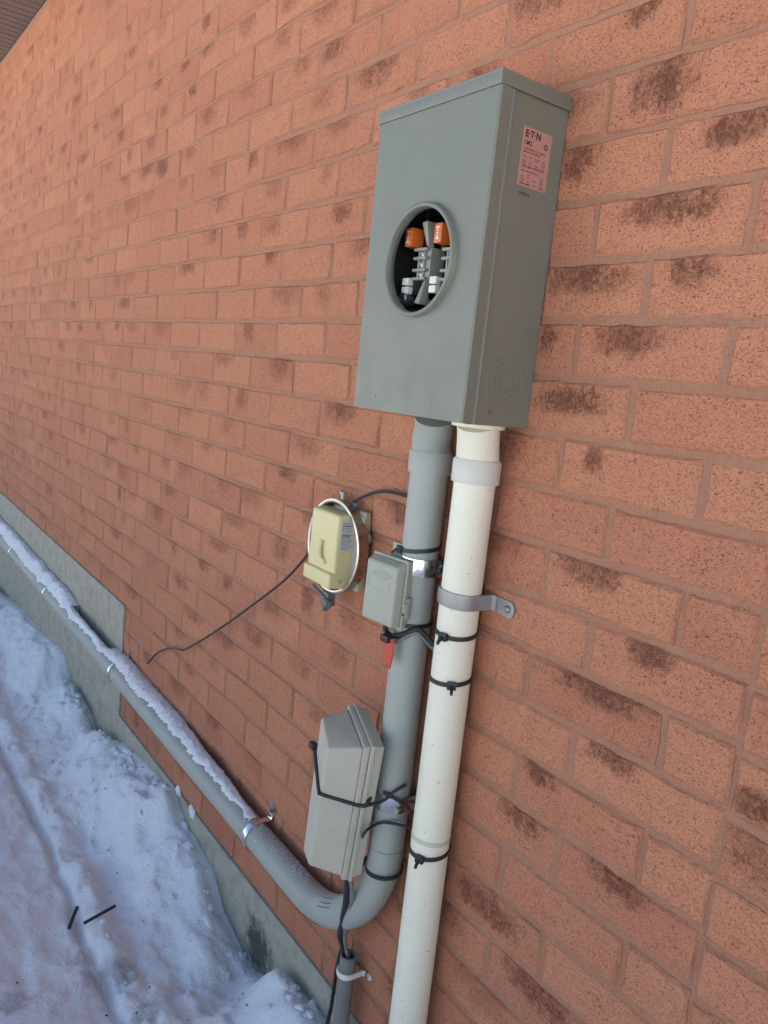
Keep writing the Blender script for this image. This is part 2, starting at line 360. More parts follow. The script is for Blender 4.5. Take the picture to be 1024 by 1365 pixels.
def snow_height(x, y):
    c = np.interp(x, CXS, CZS); d = -y                       # d = distance from the wall
    flat = -24.35 + 0.10*fbm(x*0.35, y*0.35, 3, 4) + 0.05*fbm(x*1.6, y*1.6, 9, 3)
    bank_lo = -24.25 + 0.22*fbm(x*0.30, y*0.45, 21, 3)
    t = np.clip(d/3.2, 0, 1); t = t*t*(3-2*t)
    bank = (c+0.05)*(1-t) + bank_lo*t + 0.24*fbm(x*0.55, y*0.7, 5, 5)*np.clip(d*2, 0.25, 1)
    gx = 4.05 + 0.14*fbm(x*0.18, x*0, 31, 3) + 0.10*fbm(x*0.9, x*0+2, 35, 3)   # old wheel / path edge
    k = 1/(1+np.exp(np.clip(-(d-gx)/0.085, -50, 50)))
    z = bank*(1-k) + flat*k
    z = z - 0.38*np.exp(-((d-gx)/0.13)**2) + 0.18*np.exp(-((d-gx+0.62)/0.34)**2)
    # melted hollow against the foundation
    hol = np.interp(x, [-60, -55, -50, -41.5, -40, -36, -34.6, -33, -31, -26, -24.4, -21.5, -19.5, -18, -16.8, -10], [.5, .25, .1, 0, .3, .35, .6, .35, .08, .0, .12, .22, .35, .1, 0, 0.1])
    z = z - hol*np.exp(-(d/0.40)**2)
    for bx, by, bz, rx, ry in ((-36.6, -0.95, .32, 1.5, .5), (-33.0, -1.0, .50, 1.5, .55), (-31.2, -1.8, .22, .9, .5), (-27.5, -1.3, .18, 1.6, .5), (-25.2, -0.55, .30, .8, .35), (-21.4, -0.75, .35, 1.0, .38),
                               (-19.6, -1.3, .42, .8, .42), (-16.6, -0.55, .62, .9, .45), (-15.4, -1.0, .5, .9, .6), (-18.2, -2.0, .22, .6, .45), (-22.6, -2.0, .14, .9, .5), (-20.9, -5.9, .12, .5, .4), (-23.5, -6.2, .10, .8, .3), (-29, -2.6, .16, 1.6, .5)):
        z = z + bz*np.exp(-((x-bx)/rx)**2-((y-by)/ry)**2)
    for bx, by, bz, rx, ry in ((-18.7, -2.35, .25, .35, .3), (-19.9, -3.75, .2, .5, .35), (-19.5, -4.5, .12, .5, .3), (-21.2, -6.0, .14, .9, .25), (-24.0, -2.9, .14, 1.0, .4), (-28.6, -0.55, .2, 1.4, .28), (-24.6, -1.25, .22, .9, .3), (-17.8, -3.9, .14, .5, .4)):
        z = z - bz*np.exp(-((x-bx)/rx)**2-((y-by)/ry)**2)
    z = z + (0.10*np.tanh(9*fbm(x*0.42+3, y*0.75, 61, 4)) + 0.06*np.tanh(10*fbm(x*1.1, y*1.5+8, 67, 3)))*np.clip(d*1.2, 0.2, 1)*np.clip((gx-d)*2+1, .35, 1)
    ridge = 1-2*np.abs(fbm(x*0.8, y*1.0, 77, 3))
    z = z + 0.07*(ridge-0.7)*np.clip(d, 0, 1)*(x > -60) + 0.045*fbm(x*3.1, y*3.1, 13, 3) + 0.02*fbm(x*8, y*8, 15, 2)
    return np.where(d > 12, np.where(d > 14, -24.35, z*(14-d)/2 + -24.35*(d-12)/2), z)
xs = np.concatenate([[-30000, -5000, -800, -300, -160, -110, -85], np.arange(-75, -40, 0.25), np.arange(-40, -12, 0.12), np.arange(-12, 12, 0.3), [14, 20, 30, 50, 90, 200, 800, 5000, 30000]])
ys = np.concatenate([[-30000, -5000, -1000, -300, -120, -60, -40, -28, -20, -16], np.arange(-14, -7, 0.25), np.arange(-7, 0.01, 0.09), [0.25, 0.6, 3, 20, 100, 400, 2000, 30000]])
X, Y = np.meshgrid(xs, ys, indexing='ij'); Z = snow_height(X, np.minimum(Y, 0.0))
Z = np.where(Y > 0.3, Z-0.6, Z)
V = np.stack([X*H, Y*H, (Z+ZG)*H], -1).reshape(-1, 3)
nx_, ny_ = len(xs), len(ys); ii, jj = np.meshgrid(np.arange(nx_-1), np.arange(ny_-1), indexing='ij')
a_ = (ii*ny_+jj).ravel(); F = np.stack([a_, a_+ny_, a_+ny_+1, a_+1], -1)
me = bpy.data.meshes.new('snow_ground'); me.from_pydata(V.tolist(), [], F.tolist()); me.materials.append(SNOW)
for p_ in me.polygons: p_.use_smooth = True
g_ = bpy.data.objects.new('snow_ground', me); COL.objects.link(g_); tag(g_, 'bluish trodden snow lying along the foot of the brick wall', kind='structure')
def snow_at(x, y): return float(snow_height(np.array([x]), np.array([y]))[0])

# ------------------------------------------------------------------ the brick wall
XL, XR, ZT = -150.0, 55.0, 12.4
STEP = -32.3
CJ = -5.34                               # vertical joint
wall = thing('brick_wall', (-25, 0, -22), 'salmon red rugged brick wall in running bond', 'wall')
bm = NB()
def quad(bm, x0, x1, z0, z1, y): bm.faces.new([bm.verts.new(v) for v in ((x0,y,z0),(x1,y,z0),(x1,y,z1),(x0,y,z1))])
MY = 0.040
box(bm, STEP+0.02, XR, MY, 1.4, -22.02, ZT+0.4)
box(bm, XL, STEP+0.02, MY, 1.4, -17.02, ZT+0.4)
link('mortar', bm, MORTAR, wall)
PATCH = [(-8.39,-1.44,.45,.33),(-7.92,-3.3,.71,.21),(-7.37,-3.81,.18,.17),(-7.4,-4.26,.34,.19),(-9.47,-4.3,.74,.23),(-9.99,-2.29,.38,.28),(-7.02,-2.33,.48,.18),(-8.98,-.23,.26,.17),(-8.39,-5.29,.48,.24),(-9.33,-6.38,.69,.19),(-8.65,-7.33,.18,.2),(-10.09,-5.38,.18,.21),(-8.46,-9.25,.51,.21),(-7.43,-9.16,.35,.16),(-7.02,-10.23,.33,.21),(-6.14,-10.33,.35,.16),(-7.81,-11.17,.75,.22),(-7.39,-12.18,.4,.18),(-6.93,-14.16,.52,.22),(-5.0,-11.78,.25,.19),(-8.82,-13.17,.3,.2),(-9.13,-14.22,.47,.21),(-9.7,-16.45,.75,.26),(-8.17,-17.26,.64,.25)]
NOPATCH = {}
bricks = []                               # x0, x1, ztop, zbot
PITCH_B = 2.77
def row_joints(k):
    j = []; x = -9.43 if k % 2 else -8.17
    while x > XL-3:
        j.append(x + (random.uniform(-.07, .07))); x -= PITCH_B
    j = j[::-1]; j.append(-6.55 + random.uniform(-.04, .04)) if k % 2 else None
    return j + [CJ]
for k in range(-13, 22):
    js = row_joints(k)
    for a, b in zip(js[:-1], js[1:]):
        zt, zb = -k, -k-1
        if zt > ZT+0.3: continue
        if zb < -17.01 and b <= STEP+0.3: continue
        if zb < -17.01 and a < STEP: a = STEP
        if b-a < 0.3 or b < XL: continue
        bricks.append((a, b, zt, zb))
    x = CJ + (0.0 if k % 2 else 0.0); first = True
    w1 = 1.5 if k % 2 else 2.77
    while x < XR:
        b = x + (w1 if first else PITCH_B); first = False
        bricks.append((x, min(b, XR), -k-0.11, -k-1.11)); x = b
def brick_data(i, a, b, zt, zb, near):
    gj = 0.052 if near == 2 else (0.045 if a > -20 else 0.040); dv = lambda s_: random.uniform(-s_, s_)
    x0, x1, z0, z1 = a+(.03 if abs(a-CJ) < .01 else gj)+dv(.012), b-(.03 if abs(b-CJ) < .01 else gj)+dv(.012), zb+gj+dv(.014), zt-gj+dv(.014)
    cx, cz = (x0+x1)/2, (z0+z1)/2; hx, hz = (x1-x0)/2, (z1-z0)/2
    nx = 9 if near == 2 else (3 if near else 1); nz = 3 if near == 2 else 1
    bev = 0.055; yo = dv(0.018); tx, tz = dv(.012), dv(.015)
    vs, fs = [], []
    def yy(u, v): return yo + tx*u/hx + tz*v/hz
    for jn in range(nz+1):
        for im in range(nx+1):
            u = -hx+bev + (2*hx-2*bev)*im/nx; v = -hz+bev + (2*hz-2*bev)*jn/nz
            edge = im in (0, nx) or jn in (0, nz)
            vs.append((u + dv(.02 if edge else .0), yy(u, v) + dv(.010), v + dv(.014 if edge else 0)))
    for jn in range(nz):
        for im in range(nx):
            q = jn*(nx+1)+im; fs.append((q, q+1, q+nx+2, q+nx+1))
    ring = [im for im in range(nx+1)] + [jn*(nx+1)+nx for jn in range(1, nz+1)] + [nz*(nx+1)+im for im in range(nx-1, -1, -1)] + [jn*(nx+1) for jn in range(nz-1, 0, -1)]
    o1 = len(vs)
    for q in ring:
        u, y, v = vs[q]; u0 = u*hx/(hx-bev); v0 = v*hz/(hz-bev)
        if abs(u) < hx-bev-0.04: u0 = u
        if abs(v) < hz-bev-0.04: v0 = v
        vs.append((u0+dv(.020), yo+0.042+dv(.008), v0+dv(.020)))
    o2 = len(vs)
    for q in range(len(ring)): u, y, v = vs[o1+q]; vs.append((u, 0.30, v))
    n = len(ring)
    for q in range(n):
        r = (q+1) % n
        fs.append((ring[r], ring[q], o1+q, o1+r)); fs.append((o1+r, o1+q, o2+q, o2+r))
    patch = None
    for pcx, pcz, sx, sz in PATCH:
        if x0 <= pcx <= x1 and z0-.1 <= pcz <= z1+.1 and (patch is None or sx > patch[2]): patch = (pcx-cx, pcz-cz+.03, sx*1.3, sz*1.35, 1.0)
    if patch is None:
        known = (-10.2 < cx < CJ) and (-18 < cz < 1)
        if known or random.random() < 0.34: patch = (0, 0, .3, .2, 0.0)
        else:
            sx = random.uniform(.28, .75)*min(1, hx/1.2); sz = random.uniform(.18, .36)
            patch = (random.uniform(-.55, .55)*hx, random.uniform(.35, .9)*hz, sx*1.25, sz*1.35, random.uniform(.5, .95))
    tint = (random.random(), random.random()**2, patch[4])
    return (cx, cz, hx, hz), vs, fs, patch, tint
def fill_attrs(me, uvs, patch, tint, half):
    n = len(me.vertices)
    uvl = me.uv_layers.new(name='local'); li = np.empty(len(me.loops), dtype=np.int32); me.loops.foreach_get('vertex_index', li)
    uvl.data.foreach_set('uv', uvs[li].astype(np.float32).ravel())
    for nm, ar in (('patch', patch), ('tint', tint), ('half', half)):
        at_ = me.attributes.new(nm, 'FLOAT_COLOR', 'POINT'); at_.data.foreach_set('color', ar.astype(np.float32).ravel())
def bvis(b):
    a, c, zt, zb = b; best = 0; pts = []
    for x in (a, c):
        for z in (zt, zb):
            d = Vector((x, 0, z)) - CPOS
            if d.dot(CF) < 0.5: return 0
            px, py, _ = project(Vector((x, 0, z))); pts.append((px, py))
    inside = [(-5 < px < 1029) and (-5 < py < 1370) for px, py in pts]
    if not any(inside): return 0
    p0, p1, p2, p3 = pts[0], pts[1], pts[3], pts[2]
    ar = 0.5*abs((p2[0]-p0[0])*(p3[1]-p1[1]) - (p3[0]-p1[0])*(p2[1]-p0[1]))
    c_ = ((p0[0]+p2[0])/2, (p0[1]+p2[1])/2)
    if 475 < c_[0] < 660 and 140 < c_[1] < 540: return 0        # behind the meter box
    if 660 <= c_[0] < 700 and 170 < c_[1] < 540: return 0
    return ar*(0.4+0.15*sum(inside))
order = sorted(range(len(bricks)), key=lambda i: -bvis(bricks[i]))
sep = set(order[:298])
big = set(order[:110])
AV, AF, AU, AP, AT, AH = [], [], [], [], [], []; off = 0
for i, (a, b, zt, zb) in enumerate(bricks):
    near = 2 if i in big else (1 if i in sep else 0)
    if near == 0 and bvis(bricks[i]) > 0: near = 1
    (cx, cz, hx, hz), vs, fs, pt, tn = brick_data(i, a, b, zt, zb, near)
    va = np.array(vs); uvs = va[:, [0, 2]]*H
    P4 = np.tile(np.array([pt[0]*H, pt[1]*H, pt[2]*H, pt[3]*H]), (len(vs), 1)); T4 = np.tile(np.array([*tn, 1.0]), (len(vs), 1)); H4 = np.tile(np.array([hx*H, hz*H, 0, 1]), (len(vs), 1))
    if i in sep:
        me = bpy.data.meshes.new('brick'); me.from_pydata((va*H).tolist(), [], fs); fill_attrs(me, uvs, P4, T4, H4); me.materials.append(BRICK)
        o = bpy.data.objects.new('brick', me); COL.objects.link(o); o.parent = wall; o.location = M((cx, 0, cz)) - wall.location
    else:
        AV.append(va + np.array([cx, 0, cz])); AF += [tuple(q+off for q in f) for f in fs]; off += len(vs)
        AU.append(uvs); AP.append(P4); AT.append(T4); AH.append(H4)
AV = np.concatenate(AV); AV[:, 2] += ZG
me = bpy.data.meshes.new('farther_brickwork'); me.from_pydata((AV*H - np.array(wall.location)).tolist(), [], AF); fill_attrs(me, np.concatenate(AU), np.concatenate(AP), np.concatenate(AT), np.concatenate(AH)); me.materials.append(BRICK)
o = bpy.data.objects.new('farther_brickwork', me); COL.objects.link(o); o.parent = wall; tag(o, kind='stuff')

# concrete foundation, stepped
bm = NB()
b2 = bmesh.new()
prof = [(XL, -30), (XR, -30), (XR, -22.0), (STEP, -22.0), (STEP, -17.0), (XL, -17.0)]
f_ = [b2.verts.new((x, -0.045, z)) for x, z in prof]; k_ = [b2.verts.new((x, 1.2, z)) for x, z in prof]
b2.faces.new(f_); b2.faces.new(k_[::-1])
for q in range(6): b2.faces.new((f_[q], k_[q], k_[(q+1)%6], f_[(q+1)%6]))
merge(bm, b2)
o = link('concrete_foundation', bm, CONC); tag(o, 'grey stepped concrete foundation under the brick wall, partly buried in snow', 'foundation')

# roof with ribbed soffit
roof = thing('house_roof', (-25, 20, 12.4), 'brown eave with ribbed soffit boards over the brick wall', 'roof')
EY = -7.6
pw = 4.0; x = XL
while x < XR:
    bm = NB(); n = 5
    b2 = bmesh.new(); pr = []
    for q in range(n):
        a = x + 0.02 + (pw-0.04)*q/n; w = (pw-0.04)/n
        pr += [(a, 0.0), (a+w*0.78, 0.0), (a+w*0.82, 0.10), (a+w*0.96, 0.10)]
    pr.append((x+pw-0.02, 0.0))
    lo = [b2.verts.new((px, -0.02, ZT+dz)) for px, dz in pr]; hi = [b2.verts.new((px, EY+0.1, ZT+dz)) for px, dz in pr]
    for q in range(len(pr)-1): b2.faces.new((lo[q], lo[q+1], hi[q+1], hi[q]))
    merge(bm, b2); link('soffit_panel', bm, SOFFIT, roof); x += pw
bm = NB(); box(bm, XL, XR, EY-0.15, EY+0.1, ZT-0.15, ZT+2.4, 0.03); link('fascia', bm, SOFFIT, roof)
bm = NB(); hexa(bm, [(XL, EY-.4, ZT+2.3), (XR, EY-.4, ZT+2.3), (XR, 50, ZT+24), (XL, 50, ZT+24), (XL, EY-.4, ZT+2.5), (XR, EY-.4, ZT+2.5), (XR, 50, ZT+24.3), (XL, 50, ZT+24.3)]); link('roof_slope', bm, ROOFM, roof)

# ------------------------------------------------------------------ pipe parts
WX, WY, WR = -10.99, -0.50, 0.402        # white conduit
GX, GY, GR = -12.42, -0.47, 0.395        # grey conduit
HZc, ER = -19.72, 3.2                     # height of the horizontal run, elbow radius
def hz(x): return HZc + .005*max(0, GX-ER-x)
def vtube(bm, x, y, z0, z1, r, n=36): tube(bm, [(x, y, z0), (x, y, z1)], r, n)
wc = thing('white_conduit', (WX, WY, -24), 'long white plastic conduit running straight down from the meter box', 'conduit')
bm = NB(); vtube(bm, WX, WY, -25, -7.9, WR); link('pipe', bm, PVC_W, wc, True)
bm = NB(); lathe(bm, [(.40, 0), (.455, 0.0), (.462, .02), (.468, .40), (.44, .455), (.405, .46), (.40, .46)], (WX, WY, -8.10), (0, 0, 1), 40); link('collar', bm, PVC_W2, wc, True, angle=30)
bm = NB(); tube(bm, [(WX, WY, -7.66), (WX+.02, WY-.05, -7.45), (WX+.11, -.66, -7.15), (WX+.14, -.72, -6.98)], .41, 36, True, [.41, .405, .40, .40]); link('offset_coupling', bm, PVC_W, wc, True)
bm = NB(); lathe(bm, [(.36, 0), (.50, 0), (.50, .07), (.36, .07)], (WX+.14, -.72, -7.04), (0, 0, 1), 36); link('hub_flange', bm, PVC_W, wc, True, angle=30)
bm = NB(); lathe(bm, [(WR+.002, 0), (WR+.006, 0), (WR+.006, .10), (WR+.002, .10)], (WX, WY, -15.52), (0, 0, 1), 40); link('tape_band', bm, mat_plain('dull_tape', (0.58, 0.57, 0.47), 0.6), wc, True)

gc = thing('grey_conduit', (GX, GY, -20), 'grey plastic conduit bending from the meter box into a horizontal run', 'conduit')
bm = NB(); vtube(bm, GX, GY, HZc+ER, -7.9, GR); link('pipe', bm, PVC_G, gc, True)
bm = NB(); el = [(GX-ER+ER*math.cos(t), GY, HZc+ER-ER*math.sin(t)) for t in np.linspace(0, math.pi/2, 22)]
tube(bm, el, GR+.004, 36); link('elbow', bm, PVC_G, gc, True)
bm = NB(); tube(bm, [(GX-ER, GY, HZc), (-148, GY, hz(-148))], GR, 36); link('horizontal_pipe', bm, PVC_G, gc, True)
bm = NB(); lathe(bm, [(.39, 0), (.445, 0), (.45, .02), (.455, .42), (.43, .47), (.39, .475)], (GX, GY, -8.14), (0, 0, 1), 40); link('collar', bm, PVC_G, gc, True, angle=30)
bm = NB(); tube(bm, [(GX, GY, -7.7), (GX+.02, GY-.06, -7.45), (GX+.22, -.66, -7.15), (GX+.28, -.72, -6.98)], .40, 36, True, [.41, .40, .395, .395]); link('offset_coupling', bm, PVC_G, gc, True)
bm = NB()                                 # printed lines on the elbow
for row, (t0, t1, dz) in enumerate(((.95, 1.14, .20), (.95, 1.14, .28), (.97, 1.13, .36), (1.22, 1.42, -.30), (1.22, 1.40, -.38))):
    t = t0*1.0
    while t < t1:
        l = random.uniform(.008, .02); pts = []
        for tt in (t, t+l):
            rr = GR+.007; a = math.asin(max(-1, min(1, dz/rr))); rad = ER - rr*math.sin(a)*1.0; yy_ = GY - rr*math.cos(a)
            pts.append((GX-ER+rad*math.cos(tt), yy_, HZc+ER-rad*math.sin(tt)))
        d_ = Vector((0, -.35, .0)) + (Vector((GX-ER, GY, HZc+ER))-Vector(pts[0])).normalized()*0.0
        strip(bm, pts, [(0, -1, 0)]*2, .03, .002); t += l + .008
tag(link('printed_marks', bm, INK, gc), kind='stuff')

def strap(kind, x, y, z, r, width, mat, ear, horizontal=False, label='', group=None, tilt=0.0, flip=1):
    """one-hole pipe strap; a runs along the wall away from the pipe, b outwards from it"""
    t = 0.035; ctr = -y; pts = [(-r-t*.5, .02)]
    for q in np.linspace(math.pi, 0, 17): pts.append(((r+.01)*math.cos(q), ctr+(r+.01)*math.sin(q)))
    pts += [(r+.012, .16), (r+.03, .08), (r+.08, .045), (r+.16, .035)]
    nr = []
    for i, (a, b) in enumerate(pts):
        a0, b0 = pts[max(i-1, 0)]; a1, b1 = pts[min(i+1, len(pts)-1)]; nr.append((-(b1-b0), (a1-a0)))
    def w3(a, b, s):
        a *= flip
        return Vector((x+s, -b, z+a)) if horizontal else Vector((x+a, -b, z+s+tilt*a))
    nm = 'pipe_strap'; base = (x, 0, z) if not horizontal else (x, 0, z+r)
    th = thing(nm, base, label, 'strap', group)
    bm = NB(); rings = []
    for (a, b), (na, nb) in zip(pts, nr):
        L = math.hypot(na, nb); na, nb = na/L, nb/L
        bow = 0.75
        rings.append([bm.verts.new(w3(a+na*o_*t, b+nb*o_*t, s_*width/2)) for s_, o_ in ((-1, 0), (-.55, 0), (.55, 0), (1, 0), (1, 1), (.55, 1.25), (-.55, 1.25), (-1, 1))])
    for p0, p1 in zip(rings[:-1], rings[1:]):
        for k in range(8): bm.faces.new((p0[k], p0[(k+1)%8], p1[(k+1)%8], p1[k]))
    bm.faces.new(rings[0]); bm.faces.new(rings[-1]); link('band', bm, mat, th, True, angle=40)
    bm = NB(); b2 = bmesh.new(); out = [(r+.15, -width/2), (r+ear-.12, -width*.55)]
    for q in np.linspace(-math.pi/2, math.pi/2, 9): out.append((r+ear-.12+.12*math.cos(q), width*.55*math.sin(q)))
    out.append((r+.15, width/2))
    lo = [b2.verts.new(w3(a, .01, s_)) for a, s_ in out]; hi = [b2.verts.new(w3(a, .045, s_)) for a, s_ in out]
    b2.faces.new(lo[::-1]); b2.faces.new(hi)
    for q in range(len(out)): b2.faces.new((lo[q], lo[(q+1)%len(out)], hi[(q+1)%len(out)], hi[q]))
    merge(bm, b2); link('ear', bm, mat, th)
    bm = NB(); c = w3(r+ear-.17, .045, 0); lathe(bm, [(.075, 0), (.075, .02), (.05, .045), (.0, .05)], c, (0, -1, 0), 14); link('screw', bm, BRASS, th, True)
    return th
strap('w', WX, WY, -10.36, WR, .30, GALV, .62, label='dull galvanised strap holding the white conduit to the brick', tilt=-.06)
strap('g', GX, GY, -10.06, GR, .36, CHROME, .60, label='shiny zinc strap on the grey conduit beside the small telephone box', tilt=-.04)
strap('g2', GX, GY, -15.35, GR, .34, CHROME, .60, label='shiny zinc strap on the grey conduit behind the large tilted box', tilt=-.05)
strap('h1', -18.35, GY, hz(-18.35), GR, .22, CHROME, .55, True, label='bright strap with its ear on brick where the conduit\'s snow ends')
strap('h2', -31.45, GY, hz(-31.45), GR, .2, CHROME, .55, True, label='strap on the snowy conduit at the step in the foundation')
strap('h3', -43.2, GY, hz(-43.2), GR, .2, CHROME, .55, True, label='thin strap on the snowy conduit along the concrete, next after the foundation step')
strap('h4', -52.4, GY, hz(-52.4), GR, .2, CHROME, .55, True, label='thin strap on the snowy conduit along the concrete, second beyond the foundation step')

def tie(x, y, z, r, label, head_ang, tilt=0.0, tilt2=0.0, w=.085, mat=BLACK, tail=0.12):
    th = thing('cable_tie', (x, y, z), label, 'cable tie')
    bm = NB(); n = 44; rings = []
    for k in range(n):
        a = 2*math.pi*k/n; c, s_ = math.cos(a), math.sin(a)
        zz = z + tilt*c*r + tilt2*s_*r
        rings.append([bm.verts.new((x+c*(r+o_), y+s_*(r+o_), zz+q*w/2)) for q, o_ in ((-1, .004), (1, .004), (1, .03), (-1, .03))])
    for k in range(n):
        for q in range(4): bm.faces.new((rings[k][q], rings[k][(q+1)%4], rings[(k+1)%n][(q+1)%4], rings[(k+1)%n][q]))
    link('band', bm, mat, th, True, angle=40)
    a = R(head_ang); c, s_ = math.cos(a), math.sin(a); p = Vector((x+c*(r+.05), y+s_*(r+.05), z+tilt*c*r+tilt2*s_*r)); e1 = Vector((-s_, c, 0)); e2 = Vector((c, s_, 0)); e3 = Vector((0, 0, 1))
    bm = NB(); hexa(bm, [p+e1*.09*i_+e2*.05*j_+e3*.075*k_ for k_ in (-1, 1) for i_, j_ in ((-1, -1), (1, -1), (1, 1), (-1, 1))], .015)
    link('head', bm, mat, th, True)
    if tail:
        bm = NB(); hexa(bm, [p+e1*(.03*i_)+e2*(.05+tail*.5+tail*.5*j_)+e3*(.03*k_-.05*(j_+1)) for k_ in (-1, 1) for i_, j_ in ((-1, -1), (1, -1), (1, 1), (-1, 1))], .005); link('cut_tail', bm, mat, th)
    return th
# camera-facing side of the pipes is about -40 degrees (towards +x,-y)
tie(WX, WY, -11.05, WR, 'black cable tie on the white conduit just below its galvanised strap', -75, -.10, .12)
tie(WX, WY, -12.02, WR, 'black cable tie on bare middle of the white conduit, midway down', -38, .02, .12)
tie(WX, WY, -15.75, WR, 'black cable tie just under the dull tape band on the white conduit', -65, .0, .14)
tie(GX, GY, -9.72, GR, 'black cable tie round the grey conduit above the small telephone box', -118, .10, .12)
tie(GX, GY, -11.32, GR, 'black cable tie round the grey conduit below the small telephone box', -128, .02, .02, tail=0)
tie(GX, GY, -17.1, GR+.005, 'black cable tie round the grey conduit above its elbow, below the shiny strap', -150, .0, .05, tail=0)

# ------------------------------------------------------------------ meter box
BX0, BX1, BZ0, BZ1, BY = -13.70, -10.26, -6.965, -1.22, -1.66
mb = thing('meter_box', ((BX0+BX1)/2, 0, BZ0), 'grey steel electric meter socket box with an open round hole', 'meter box')
CC = (-11.90, -4.14); CRad = 0.93
wl = 0.05
bm = NB()   # enclosure: open-fronted tray
box(bm, BX0+.06, BX1-.06, -.02-.03, -.02, BZ0+.03, BZ1-.03)
box(bm, BX0+.06, BX0+.06+wl, -1.50, -.05, BZ0+.03, BZ1-.03); link('back_and_left_wall', bm, ENAMEL, mb)
bm = NB(); box(bm, BX1-.06-wl, BX1-.04, -1.50, -.012, BZ0+.0, BZ1-.03, .015); link('side_wall', bm, ENAMEL, mb)
bm = NB(); box(bm, BX0+.12, BX1-.12, -1.50, -.052, BZ0+.015, BZ0+.06, .005); link('end_wall', bm, ENAMEL, mb); bm = NB(); box(bm, BX0+.12, BX1-.12, -1.50, -.052, BZ1-.09, BZ1-.035, .005); link('end_wall', bm, ENAMEL, mb)
# cover: front sheet with a round hole, folded right and left lips
bm = NB(); b2 = bmesh.new(); n = 64
x0, x1, z0, z1 = BX0, BX1-.005, BZ0+.01, BZ1-.22
def sq(a):
    c, s_ = math.cos(a), math.sin(a); dx = (x1-CC[0]) if c > 0 else (CC[0]-x0); dz = (z1-CC[1]) if s_ > 0 else (CC[1]-z0)
    t = min(dx/abs(c) if abs(c) > 1e-6 else 1e9, dz/abs(s_) if abs(s_) > 1e-6 else 1e9); return CC[0]+c*t, CC[1]+s_*t
angs = sorted(set([2*math.pi*k/n for k in range(n)] + [math.atan2(zc-CC[1], xc-CC[0]) % (2*math.pi) for xc in (x0, x1) for zc in (z0, z1)]))
inn = [b2.verts.new((CC[0]+CRad*math.cos(a), BY, CC[1]+CRad*math.sin(a))) for a in angs]; ou = []
for a in angs: xx, zz = sq(a); ou.append(b2.verts.new((xx, BY, zz)))
inb = [b2.verts.new((v.co.x, BY+.05, v.co.z)) for v in inn]; lip = [b2.verts.new((v.co.x, BY+.03, v.co.z)) for v in ou]
# rounded fold: outer ring pulled in, then back
for v, l in zip(ou, lip):
    cx_ = .035 if v.co.x < x0+.01 else (-.035 if v.co.x > x1-.01 else 0); v.co.x += cx_
bk = [b2.verts.new((l.co.x, BY+.24, l.co.z)) for l in lip]; m_ = len(angs)
bi = [b2.verts.new((l.co.x + (.05 if l.co.x < x0+.01 else (-.05 if l.co.x > x1-.01 else 0)), BY+.24, l.co.z)) for l in lip]
for k in range(m_):
    j = (k+1) % m_
    b2.faces.new((inn[k], inn[j], ou[j], ou[k])); b2.faces.new((inn[j], inn[k], inb[k], inb[j])); b2.faces.new((ou[k], ou[j], lip[j], lip[k])); b2.faces.new((lip[k], lip[j], bk[j], bk[k])); b2.faces.new((bk[k], bk[j], bi[j], bi[k]))
merge(bm, b2); cover = link('cover', bm, ENAMEL, mb)
# flange of the tray behind the cover's fold
bm = NB(); hexa(bm, [(BX1-.10, -1.425, BZ0+.01), (BX1-.07, -1.425, BZ0+.01), (BX1-.004, -1.345, BZ0+.01), (BX1-.10, -1.31, BZ0+.01), (BX1-.10, -1.425, BZ1-.2), (BX1-.07, -1.425, BZ1-.2), (BX1-.004, -1.345, BZ1-.2), (BX1-.10, -1.31, BZ1-.2)], .006, 1); link('side_bead', bm, ENAMEL, mb)
bm = NB(); lathe(bm, [(CRad, .06), (CRad, -.10), (CRad+.02, -.125), (CRad+.06, -.13), (CRad+.085, -.11), (CRad+.09, .0), (CRad+.10, .01)], (CC[0], BY, CC[1]), (0, 1, 0), 64, True); link('meter_collar', bm, ENAMEL, cover, True, angle=60)
for px, py in ((499, 528), (573, 541)):
    c = at(px, py, BY); bm = NB(); lathe(bm, [(.03, 0), (.03, .01), (.0, .018)], c, (0, -1, 0), 10); link('screw', bm, BRASS, cover, True)
c = at(663, 560, BY*0+ -0.7); bm = NB(); lathe(bm, [(.035, 0), (.035, .012), (0, .02)], (BX1-.04, -1.0, -6.72), (1, 0, 0), 10); link('side_screw', bm, BRASS, mb, True)
# hood over the top
bm = NB(); box(bm, BX0-.025, BX1+.02, BY-.035, -.012, BZ1-.05, BZ1, .02); box(bm, BX0-.025, BX1+.02, BY-.035, BY-.005, BZ1-.245, BZ1-.04, .012)
box(bm, BX1-.012, BX1+.02, BY-.02, -.012, BZ1-.235, BZ1-.04, .01); box(bm, BX0-.025, BX0+.007, BY-.02, -.012, BZ1-.235, BZ1-.04, .01); link('hood', bm, ENAMEL, mb, True)
SX = BX1-.04
for r_ in (.17, .29, .43):
    bm = NB(); lathe(bm, [(r_, -.004), (r_+.006, .012), (r_+.03, .012), (r_+.036, -.004)], (SX, -.72, -6.17), (1, 0, 0), 48, True); link('knockout', bm, ENAMEL, mb, True)
